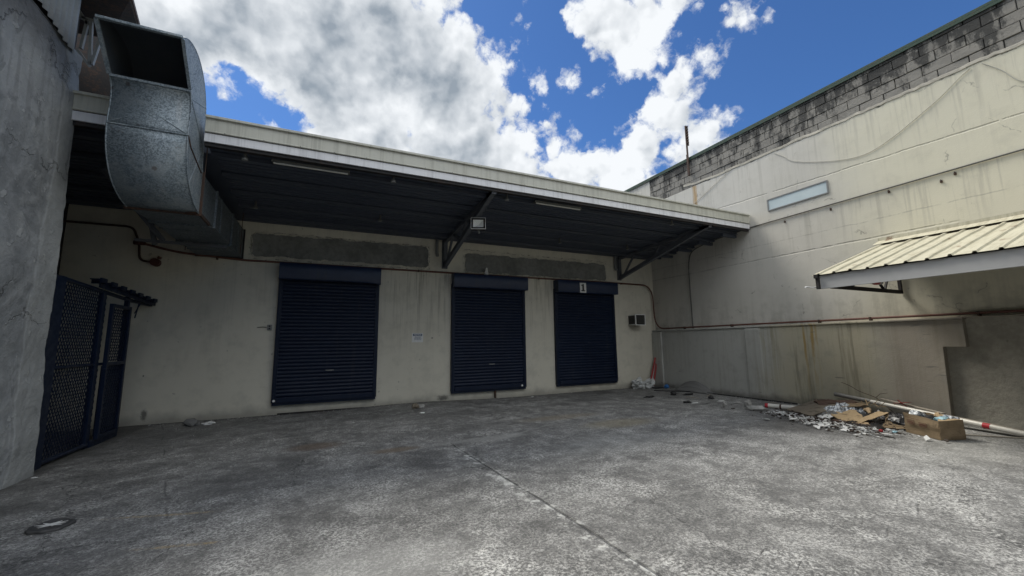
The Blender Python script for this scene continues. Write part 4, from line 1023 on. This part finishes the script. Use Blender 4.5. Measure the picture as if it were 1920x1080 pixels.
# flattened lid in the foreground
ld = thing('drum_lid', 'flat dark round lid with a white star shaped splash lying in the left foreground', 'lid', (-2.19, 5.23, 0.008))
q = MB(); n = 40
ring = lambda r, z, w_=0: [(r*math.cos(2*math.pi*i/n)*(1+w_*noise.noise(Vector((math.cos(2*math.pi*i/n)*2, math.sin(2*math.pi*i/n)*2, 0)))), r*math.sin(2*math.pi*i/n)*(1+w_*noise.noise(Vector((math.cos(2*math.pi*i/n)*2, math.sin(2*math.pi*i/n)*2, 5)))), z+.01*noise.noise(Vector((math.cos(2*math.pi*i/n), math.sin(2*math.pi*i/n), 9)))) for i in range(n)]
rings = [ring(.148, 0, .3), ring(.15, .02, .3), ring(.132, .026, .3), ring(.122, .012, .3), ring(.06, .012, 0)]
vs = [v for r_ in rings for v in r_]+[(0, 0, .012)]
q.add(vs, [(k*n+i, k*n+(i+1) % n, (k+1)*n+(i+1) % n, (k+1)*n+i) for k in range(4) for i in range(n)]+[(4*n+i, 4*n+(i+1) % n, 5*n) for i in range(n)], True)
q.build('disc', simple('grey_lid', (.045,.045,.045), .6, dirt=(.03,.02,.015), dirt_amt=.7, sc=9), ld)
q = MB(); rr = random.Random(5); pts = []
for i in range(22):
    a = 2*math.pi*i/22; r_ = rr.uniform(.025, .05) if i % 2 else rr.uniform(.04, .12)
    pts.append((r_*math.cos(a)*1.1-.01, r_*math.sin(a)*.8+.01, .0165))
q.prism(pts, (0, 0, .003)); q.build('white_splash', MT['whitep'], ld)

lump('paper_bag', MT['tarp'], (-2.45, 10.35, 0.0), (.15, .10, .085), 3, 'crumpled grey brown paper bag at the foot of the wall left of the wide shutter', 'bag', 2, .2)
lump('crumpled_paper', MT['whitep'], (-2.18, 10.37, 0.0), (.12, .05, .03), 9, 'flattened pale paper scrap beside the brown paper bag', 'paper', 2, .4)
rk = thing('broken_brick', 'broken dark brick lump on the ground between the wide and middle shutters', 'brick', (2.0, 10.0, gz(2.0, 10.0)))
q = MB(); crumple(q, (0,0,.055), (.10,.08,.07), 21, 2, .3); q.build('chunk', MT['board'], rk)
q = MB(); crumple(q, (.12,.02,.04), (.09,.07,.05), 22, 2, .3); q.build('pale_chunk', MT['rubble'], rk)

# far corner: sacks, leaning rods, tarpaulin
sk = thing('rubbish_sack', 'grey and white woven sack of rubbish slumped in the far right corner', 'sack', (9.62, 10.72, 0))
q = MB(); crumple(q, (0,0,.14), (.27,.18,.18), 31, 3, .25); q.build('bag', MT['sack'], sk)
q = MB(); crumple(q, (.05,-.12,.17), (.10,.06,.05), 33, 2, .3); q.build('red_print', MT['redw'], sk)
q = MB(); crumple(q, (-.06,-.05,.27), (.15,.10,.04), 35, 2, .4); q.build('white_fold', MT['whitep'], sk)
lump('rubbish_sack', MT['sack'], (10.05, 10.70, 0), (.22, .16, .17), 41, 'paler half empty woven sack right of the fuller sack in the far corner', 'sack', 3, .3)
lump('black_bag', MT['blackp'], (10.25, 10.5, 0), (.26, .12, .03), 42, 'flat black plastic bag lying in front of the corner sacks', 'bag', 2, .4)
t_ = thing('leaning_barrier', 'red rod frame leaning in the far right corner', 'frame', (10.3, 10.8, 0))
q = MB(); q.bar((-.16, -.04, .02), (.27, .06, 1.0), .045, .035); q.build('rod', MT['redbright'], t_); q = MB(); q.bar((.03, -.02, .02), (.30, .06, .80), .045, .035); q.build('rod', MT['redbright'], t_); q = MB(); q.add([(-.09,.03,.16), (.06,.03,.05), (.30,.10,.78), (.27,.10,.96)], [(0,1,2,3)]); q.build('web', MT['sack'], t_)
lump('blue_container', MT['bluep'], (10.45, 10.30, 0), (.10, .07, .07), 44, 'small blue plastic container at the foot of the corner pilaster', 'container', 2, .2)
q = MB(); n = 14
vs, fs = grid(lin(0, 1, n), lin(0, 1, n), lambda u, v: (10.28+.34*v+.03*noise.noise(Vector((u*5, v*5, 1))), 9.85-u*1.35+.1*(v-.5)*(1-2*u), .02+.30*v*(math.sin(math.pi*min(1, u*1.1+.05))**.8)+.02*noise.noise(Vector((u*4, v*4, 8)))))
q.add(vs, fs, True); o = tag(q.build('tarpaulin', MT['tarp'], recalc=False), 'grey sheet slumped against the foot of the right wall', 'sheet'); s_ = o.modifiers.new('t', 'SOLIDIFY'); s_.thickness = .006
bits = [(8.35, 8.93, .16, .07, .025, 'blackp', 'black scrap nearest the sacks'), (9.35, 8.95, .10, .07, .05, 'blackp', 'small black lump left of the grey sheet'), (9.7, 8.75, .20, .05, .03, 'blackp', 'long black scrap in front of the grey sheet'),
        (8.50, 7.70, .13, .06, .03, 'blackp', 'black scrap beside a white paper, middle of the yard edge'), (9.55, 7.85, .09, .07, .045, 'blackp', 'round black lump near the wall below the pale scratches'),
        (8.75, 7.35, .17, .06, .015, 'tarp', 'flat grey scrap right of the middle black scrap')]
for i, (x, y, a, b, c_, mm, lab) in enumerate(bits): lump('plastic_scrap', MT[mm], (x, y, 0), (a, b, c_), 60+i, lab, 'scrap', 2, .5, group='dark scraps along the right wall')
lump('paper_scrap', MT['whitep'], (8.58, 7.55, 0), (.11, .035, .012), 71, 'thin white paper beside the middle black scrap', 'paper')
lump('paper_scrap', MT['whitep'], (9.35, 7.4, 0), (.12, .035, .02), 72, 'white paper strip below the round black lump', 'paper')
lump('rubble_block', MT['rubble'], (8.86, 6.15, 0), (.20, .10, .065), 51, 'larger broken white rubble block in front of the pipe end', 'rubble', 2, .18, rot=-1.0, group='white rubble blocks')
lump('rubble_block', MT['rubble'], (9.2, 6.55, 0), (.10, .08, .09), 52, 'small white rubble block standing behind the larger one', 'rubble', 2, .2, group='white rubble blocks')
lump('rubble_block', MT['rubble'], (8.70, 6.78, 0), (.05, .05, .075), 54, 'upright sliver of white rubble at the left end of the blocks', 'rubble', 2, .3, group='white rubble blocks')
# small pale chips over the yard
for i, (x, y, s_, lab) in enumerate(((2.0, 9.3, .07, 'white smear of paper on the ground in front of the dark brick lump'), (.55, 9.0, .03, 'tiny white chip in front of the wide shutter'), (5.55, 10.7, .05, 'small dark white chip at the wall right of the middle shutter'), (-3.25, 7.25, .035, 'white chip at the foot of the grey wall end'), (7.0, 6.4, .03, 'small white chip in the open yard'), (8.0, 3.0, .011, 'small white pebble in front of the cardboard box'))):
    lump('litter_chip', MT['whitep'], (x, y, gz(x, y)), (s_, s_*.6, s_*.25), 80+i, lab, 'litter', 1, .4, group='small white chips')

# pipes and timber by the wall
t_ = thing('drain_pipe', 'long white plastic pipe with red tape leaning along the foot of the right wall', 'pipe', (10.1, 3.9, 0))
q = MB(); q.tube([(10.50,5.35,.345), (10.42,4.66,.275)], .044, 14); keep(q.build('grey_end', MT['pvc_grey']), t_)
P0, P1 = Vector((10.42,4.66,.27)), Vector((9.98,2.30,.045))
q = MB(); q.tube([P0.lerp(P1, t) for t in (0,.25,.5,.75,1)]+[P1+(P1-P0)*.3], .043, 16); keep(q.build('pipe_body', MT['pvc']), t_)
q = MB(); tt = P0.lerp(P1, .72); dd = (P1-P0).normalized(); q.tube([tt-dd*.045, tt+dd*.045], .046, 16); keep(q.build('tape_band', MT['redtape']), t_)
t_ = thing('short_pipe', 'short white pipe with a red end lying left of the brown board', 'pipe', (9.5, 5.9, 0))
q = MB(); q.tube([(9.44,6.23,.055), (9.80,5.15,.06)], .05, 14); keep(q.build('pipe_body', MT['pvc']), t_)
q = MB(); q.tube([(9.425,6.275,.055), (9.445,6.215,.055)], .053, 14); keep(q.build('red_end', MT['redtape']), t_)
q = MB(); q.tube([(9.518,6.0,.0555), (9.53,5.965,.0555)], .0525, 14); keep(q.build('dark_band', MT['rust']), t_)
q = MB(); q.bar((10.45, 4.2, .20), (10.12, 2.62, .06), .10, .03); q.bar((10.50, 4.2, .22), (10.17, 2.62, .085), .012, .05)
tag(q.build('timber_batten', MT['wood'], bevel=.003), 'grey timber batten lying behind the long white pipe', 'timber')
q = MB(); q.bar((10.58, 4.55, .33), (10.35, 3.55, .20), .09, .02); tag(q.build('timber_batten', MT['wood'], bevel=.003), 'pale upper board leaning on the wall above the pipe', 'timber')
q = MB(); q.tube([(9.45, 3.1, .012), (9.75, 2.78, .012), (10.25, 2.2, .012)], .011, 7); tag(q.build('thin_rod', MT['wood']), 'thin pale rod on the ground right of the box', 'rod')
q = MB(); q.tube(smooth([(10.5, 5.2, .62), (10.52, 5.05, .56), (10.5, 4.9, .46), (10.5, 4.6, .36), (10.5, 4.45, .2), (10.4, 4.3, .1)], 4, .08), .006, 6); q.tube([(10.5, 4.6, .36), (10.5, 4.52, .44), (10.5, 4.40, .47)], .005, 6)
tag(q.build('bent_rod', MT['rust']), 'thin bent rusty wire sticking up behind the pile', 'wire')
q = MB(); q.tube([(9.6, 10.0, .015), (8.9, 4.9, .01)][0:1]+[(10.45, 9.0, .02), (10.52, 6.2, .02)], .018, 6); tag(q.build('ground_cable', MT['blackp']), 'black cable lying along the foot of the right wall', 'cable')

# the rubbish pile
def sheet(name, m_, corners, n, wob, seed, label, cat, thick=.006, fold=None):
    a, b, c_, d_ = [Vector(v) for v in corners]
    def f(u, v):
        p = a.lerp(b, u).lerp(d_.lerp(c_, u), v)
        k = Vector((noise.noise(Vector((u*3+seed, v*3, 0))), noise.noise(Vector((u*3, v*3+seed, 4))), noise.noise(Vector((u*3+seed, v*3+seed, 8)))))*wob
        p = p+k
        if fold: p.z += fold(u, v)
        p.z = max(p.z, .006); return p
    q = MB(); vs, fs = grid(lin(0, 1, n), lin(0, 1, n), f); q.add(vs, fs, False)
    o = q.build(name, m_, recalc=False); s_ = o.modifiers.new('t', 'SOLIDIFY'); s_.thickness = thick
    return tag(o, label, cat)
sheet('board', MT['board'], ((9.32,5.75,.03), (10.1,5.55,.20), (9.95,4.95,.20), (8.98,5.03,.03)), 6, .02, 2, 'flat brown board lying on the white pipe at the left of the pile', 'board', .02)
sheet('cardboard_sheet', MT['card'], ((9.30,4.95,.10), (9.6,4.55,.17), (9.25,4.25,.05), (8.93,4.50,.05)), 8, .05, 5, 'orange brown cardboard sheet lying in the middle of the pile', 'cardboard')
sheet('cardboard_flap', MT['card'], ((9.10,4.40,.03), (9.62,4.20,.20), (9.45,3.98,.22), (8.98,4.20,.05)), 8, .03, 7, 'narrow raised cardboard flap bridging up beside the orange sheet', 'cardboard')
sheet('cardboard_flap', MT['card_d'], ((9.62,4.20,.20), (9.25,3.82,.03), (9.05,3.92,.02), (9.45,3.98,.22)), 8, .03, 9, 'folded cardboard panel sloping down towards the box', 'cardboard')
sheet('cardboard_flap', MT['card_d'], ((9.25,3.95,.04), (9.45,3.55,.05), (9.15,3.62,.02), (8.98,3.92,.02)), 8, .04, 11, 'flat cardboard panel on the ground against the left side of the box', 'cardboard')
q = MB(); q.tube([(9.70,4.45,.19), (9.62,4.36,.21), (9.52,4.30,.16)], .05, 8, radii=[.035,.05,.02]); tag(q.build('card_tube', MT['tan']), 'curled tan card tube on top of the pile', 'cardboard')
def crum_sheet(cx, cy, cz, sx_, sy_, h, seed, name, m_, label, cat):
    q = MB(); n = 26
    def f(u, v):
        e = math.sin(math.pi*u)*math.sin(math.pi*v)
        r_ = noise.noise(Vector((u*6, v*6, seed)))*.5+noise.noise(Vector((u*15, v*15, seed)))*.3
        edge = 1+.25*noise.noise(Vector((u*4, v*4, seed+4)))
        return (cx+(u-.5)*sx_*edge, cy+(v-.5)*sy_*edge, max(.008, cz+h*(e**.5)*(.75+r_)))
    vs, fs = grid(lin(0,1,n), lin(0,1,n), f); q.add(vs, fs, False); return tag(q.build(name, m_, recalc=False), label, cat)
crum_sheet(9.75, 4.85, .06, .70, .60, .22, 2., 'plastic_wrap', MT['foil'], 'shiny blue white crumpled plastic wrap on top of the pile', 'plastic')
crum_sheet(9.35, 4.85, .02, .45, .40, .13, 5., 'plastic_wrap', MT['tarp'], 'dull grey crumpled plastic below the shiny wrap', 'plastic')
crum_sheet(9.95, 4.15, .02, .65, .8, .17, 6., 'black_bag', MT['blackp'], 'black plastic bag heap between the cardboard and the long pipe', 'bag')
crum_sheet(9.25, 4.2, .0, .9, .7, .07, 9., 'black_bag', MT['blackp'], 'low black plastic under the folded cardboard', 'bag')
lump('brown_netting', MT['brown'], (10.15, 5.2, .02), (.34, .40, .13), 91, 'dark red brown tangled netting behind the brown board', 'netting', 3, .4)
crum_sheet(8.95, 4.55, .0, .5, .35, .06, 12., 'leaf_litter', MT['brown'], 'brown leaf litter and fibre at the front of the pile', 'litter')
lump('paper_cup', MT['whitep'], (9.55, 3.95, .05), (.06, .06, .05), 93, 'grey crumpled cup on the black bag beside the box', 'cup', 2, .3)
lump('clear_bottle', MT['foil'], (9.8, 3.75, .06), (.14, .06, .05), 94, 'crushed clear plastic bottle just left of the box top', 'bottle', 2, .3)
lump('plastic_scrap', MT['cyan'], (8.80, 3.66, 0), (.07, .04, .02), 95, 'pale blue plastic scrap on the ground left of the box', 'scrap', 2, .3)
lump('brick_chip', MT['redw'], (8.62, 3.78, 0), (.045, .035, .03), 96, 'small orange red chip at the right end of the white shards', 'chip', 2, .3)
q = MB(); q.bar((10.50,4.30,.28), (10.38,4.02,.34), .07, .008); q.bar((10.42,4.22,.36), (10.45,4.08,.22), .05, .008); tag(q.build('red_scrap', MT['redw']), 'pointed dark red scrap on the upper board', 'scrap')
q = MB(); rr = random.Random(6)
for i in range(9):
    a = Vector((10.2+rr.uniform(-.1,.2), 4.85-rr.uniform(0,.5), .2)); b = a+Vector((rr.uniform(-.1,.1), rr.uniform(-.25,.1), rr.uniform(.05,.16))); q.bar(a, b, .016, .010)
tag(q.build('wood_splinters', MT['tan']), 'bundle of pinkish wood splinters poking out over the pipe', 'wood')
crum_sheet(8.32, 4.05, .0, .12, .10, .05, 15., 'plastic_tub', MT['whitep'], 'white crushed tub among the shards', 'tub')

crum_sheet(9.85, 4.65, .0, .9, 1.1, .13, 21., 'rubbish_void_fill', MT['blackp'], 'dark rubbish and shaded voids under the boards and wrap in the middle of the pile', 'rubbish')  # black sheet also puts the shade of the voids into the colour
sheet('paper_sheet', MT['whitep'], ((9.02,4.95,.05),(9.22,4.86,.09),(9.12,4.70,.07),(8.93,4.80,.03)), 6, .04, 15, 'crumpled white paper sheet between the board and the orange cardboard', 'paper')
sheet('cardboard_sheet', MT['card_d'], ((9.75,5.0,.22),(10.1,4.65,.26),(9.95,4.5,.24),(9.62,4.78,.20)), 6, .05, 18, 'dirty brown card sheet at the back of the pile behind the shiny wrap', 'cardboard')
sheet('paper_sheet', MT['tan'], ((8.95,4.35,.02),(9.12,4.22,.06),(9.0,4.08,.04),(8.84,4.2,.02)), 6, .03, 23, 'tan paper scrap in front of the folded cardboard', 'paper')
lump('rubble_block', MT['rubble'], (9.45,7.0,0), (.12,.06,.03), 153, 'flat grey rubble piece behind the small white block', 'rubble', 2, .25, group='white rubble blocks')
for i, (x, y, a, lab) in enumerate(((10.0, 8.3, .4, 'pale splintered stick by the wall in front of the grey sheet'), (9.3, 8.25, 1.9, 'short pale stick beside the long black scrap'), (10.2, 6.6, 1.5, 'thin brown stick at the foot of the low wall behind the pipe'), (10.35, 5.9, 1.7, 'brown stick on the litter at the wall behind the board'))):
    q = MB(); q.bar((-.18*math.cos(a), -.18*math.sin(a), .012), (.18*math.cos(a), .18*math.sin(a), .03), .018, .012); o_ = q.build('stick', MT['wood']); o_.location = (x, y, 0); tag(o_, lab, 'stick', 'sticks along the right wall')

# white broken shards: uncountable
q = MB(); rr = random.Random(11)
def shard(x, y, z, s_, lift=.03):
    n = rr.choice((4, 5, 6)); a0 = rr.uniform(0, 6.28); ax = rr.uniform(.35, 1.)
    tilt = Matrix.Rotation(rr.uniform(-.35, .35), 3, 'X') @ Matrix.Rotation(rr.uniform(-.35, .35), 3, 'Y'); rz = Matrix.Rotation(rr.uniform(0, 6.28), 3, 'Z')
    pts = [rz @ (tilt @ Vector((s_*math.cos(2*math.pi*i/n)*rr.uniform(.7, 1.2), s_*ax*math.sin(2*math.pi*i/n)*rr.uniform(.7, 1.2), 0))) + Vector((x, y, z+lift*.5)) for i in range(n)]
    q.prism(pts, (0, 0, rr.uniform(.004, .014)))
for i in range(330):
    t = rr.random()**.8; cx = 8.9+(8.35-8.9)*t; cy = 5.7+(3.95-5.7)*t; wd = .06+.30*t
    x = cx+rr.gauss(0, wd*.8); y = cy+rr.gauss(0, wd); shard(x, y, rr.uniform(.0, .03), (rr.uniform(.01, .03) if rr.random() < .6 else rr.uniform(.03, .075))*(1.15 if t > .5 else .85), .03)
for i in range(80):
    t = rr.random()**.7; x = 8.85-.5*t+rr.gauss(0, .14); y = 5.3-1.4*t+rr.gauss(0, .2); a = rr.uniform(0, 3.14); l_ = rr.uniform(.05, .13); w_ = rr.uniform(.018, .04); nn = 5
    P_ = []; cu = rr.uniform(-.5, .5)
    for k in range(nn+1):
        u = (k/nn-.5)*2*l_; P_.append((u, cu*u*u/l_))
    o_ = [(x+math.cos(a)*u-math.sin(a)*(v+w_), y+math.sin(a)*u+math.cos(a)*(v+w_), .03+.02*math.sin(u*20)) for u, v in P_]+[(x+math.cos(a)*u-math.sin(a)*v, y+math.sin(a)*u+math.cos(a)*v, .015) for u, v in P_[::-1]]
    q.prism(o_, (0, 0, .006))
for i in range(60): shard(8.9+rr.gauss(0, .25), 5.2+rr.gauss(0, .35), 0, rr.uniform(.01, .03))
tag(q.build('white_shards', MT['whitep']), 'scatter of broken white shards along the front of the pile', 'debris', kind='stuff')
q = MB()
for i in range(560):
    if i % 2: x = 9.2+rr.gauss(0, .6); y = 4.6+rr.gauss(0, .65)
    else: t = rr.random(); x = 8.95-.55*t+rr.gauss(0, .22); y = 5.5-1.6*t+rr.gauss(0, .25)
    if x > 10.55: continue
    shard(x, y, rr.uniform(0, .05), rr.uniform(.01, .045), .02)
tag(q.build('dark_debris', MT['darkbrown']), 'brown and dark crumbs of debris under the pile', 'debris', kind='stuff')
q = MB()
for i in range(500):
    y = rr.uniform(2.3, 10.3); x = 10.6-abs(rr.gauss(0, .12)); shard(x, y, 0, rr.uniform(.006, .022), .01)
for i in range(220):
    x = rr.uniform(-3.3, 10.4); shard(x, 10.93-abs(rr.gauss(0, .10)), gz(x, 10.9), rr.uniform(.005, .016), .008)
for i in range(260): x, y = rr.uniform(-3.2, 9.5), rr.uniform(2.5, 10.5); shard(x, y, gz(x, y), rr.uniform(.003, .009), .006)
tag(q.build('loose_grit', MT['rubble']), 'loose grit and crumbs along the wall foot', 'debris', kind='stuff')

# cardboard box of rubbish
bx = thing('cardboard_box', 'open damp cardboard box full of plastic rubbish at the right of the pile', 'box', (9.1, 3.3, 0))
A_, B_, C_, D_ = Vector((9.03,3.60,0)), Vector((8.75,3.08,0)), Vector((9.14,2.93,0)), Vector((9.42,3.46,0)); H = .315
def panel(a, b, h0, h1, th=.006, bow=.012, seed=0):
    nrm = (b-a).cross(Vector((0,0,1))).normalized(); n = 10
    def f(u, v):
        p = a.lerp(b, u); hh = h0+(h1-h0)*u+.012*noise.noise(Vector((u*4, seed, 2)))
        return p+Vector((0,0,.004+hh*v))+nrm*(bow*noise.noise(Vector((u*2.5, v*2.5, seed)))*2+bow*math.sin(math.pi*u)*v)
    q = MB(); vs, fs = grid(lin(0,1,n), lin(0,1,n), f); q.add(vs, fs, False); o = keep(q.build('box_side', MT['card_d' if seed == 2 else 'card_d'], recalc=False), bx); s_ = o.modifiers.new('t', 'SOLIDIFY'); s_.thickness = th; s_.offset = 0; return o
panel(A_, B_, .325, .285, seed=1); panel(B_, C_, .285, .30, seed=2); panel(C_, D_, .29, .31, seed=3); panel(D_, A_, .31, .32, seed=4)
q = MB(); q.prism([A_, B_, C_, D_], (0,0,.006)); keep(q.build('box_base', MT['card_d']), bx)
q = MB(); fl_ = [B_+Vector((0,0,.288)), C_+Vector((0,0,.302)), C_+Vector((-.03,.07,.31)), B_+Vector((.13,.05,.30))]; q.add(fl_, [(0,1,2,3)]); o = keep(q.build('box_flap', MT['card'], recalc=False), bx); o.modifiers.new('t', 'SOLIDIFY').thickness = .005
# faint printed panels on the long side
u_ = (B_-A_).normalized(); nn_ = u_.cross(Vector((0,0,1))).normalized()
if nn_.dot(Vector((-1,0,0))) < 0: nn_ = -nn_
q = MB(); rr = random.Random(3)
for (s0, s1, z0, z1) in ((.08, .21, .165, .225), (.29, .42, .155, .215)):
    for (a, b, c_, d_) in ((s0, s1, z1-.006, z1), (s0, s1, z0, z0+.006), (s0, s0+.006, z0+.0061, z1-.0061), (s1-.006, s1, z0+.0061, z1-.0061)):
        P_ = [A_+u_*aa+nn_*.030+Vector((0,0,zz)) for aa, zz in ((a, c_), (b, c_), (b, d_), (a, d_))]; q.prism(P_, nn_*.001)
    s_ = s0+.015
    while s_ < s1-.02:
        l_ = rr.uniform(.008, .014); P_ = [A_+u_*aa+nn_*.030+Vector((0,0,zz)) for aa, zz in ((s_, z0+.018), (s_+l_, z0+.018), (s_+l_, z1-.018), (s_, z1-.018))]; q.prism(P_, nn_*.001); s_ += l_+.006
P_ = [A_+u_*aa+nn_*.030+Vector((0,0,zz)) for aa, zz in ((.06, .262), (.30, .252), (.30, .256), (.06, .267))]; q.prism(P_, nn_*.001)
keep(q.build('box_print', MT['printred']), bx)
def item(m_, c, s_, seed, label, name='bottle', cat='plastic bottle'):
    t = MB(); crumple(t, c, s_, seed, 2, .35); return tag(t.build(name, m_), label, cat)
item(MT['foil'], (9.10, 3.46, .30), (.12,.10,.07), 3, 'blue and white crushed bottle at the left end of the box', 'crushed_bottle')
item(MT['cyan'], (8.98, 3.12, .28), (.09,.08,.06), 4, 'pale blue plastic tub at the right end of the box', 'plastic_tub', 'tub')
item(MT['blackp'], (9.07, 3.28, .27), (.14,.12,.05), 5, 'black plastic between the bottles in the box', 'plastic_scrap', 'scrap')
item(MT['tan'], (9.20, 3.22, .30), (.10,.08,.05), 6, 'tan wrapper at the back of the box', 'wrapper', 'wrapper')
item(MT['foil'], (9.15, 3.08, .30), (.08,.10,.05), 7, 'clear crushed bottle in the back right corner of the box', 'crushed_bottle')
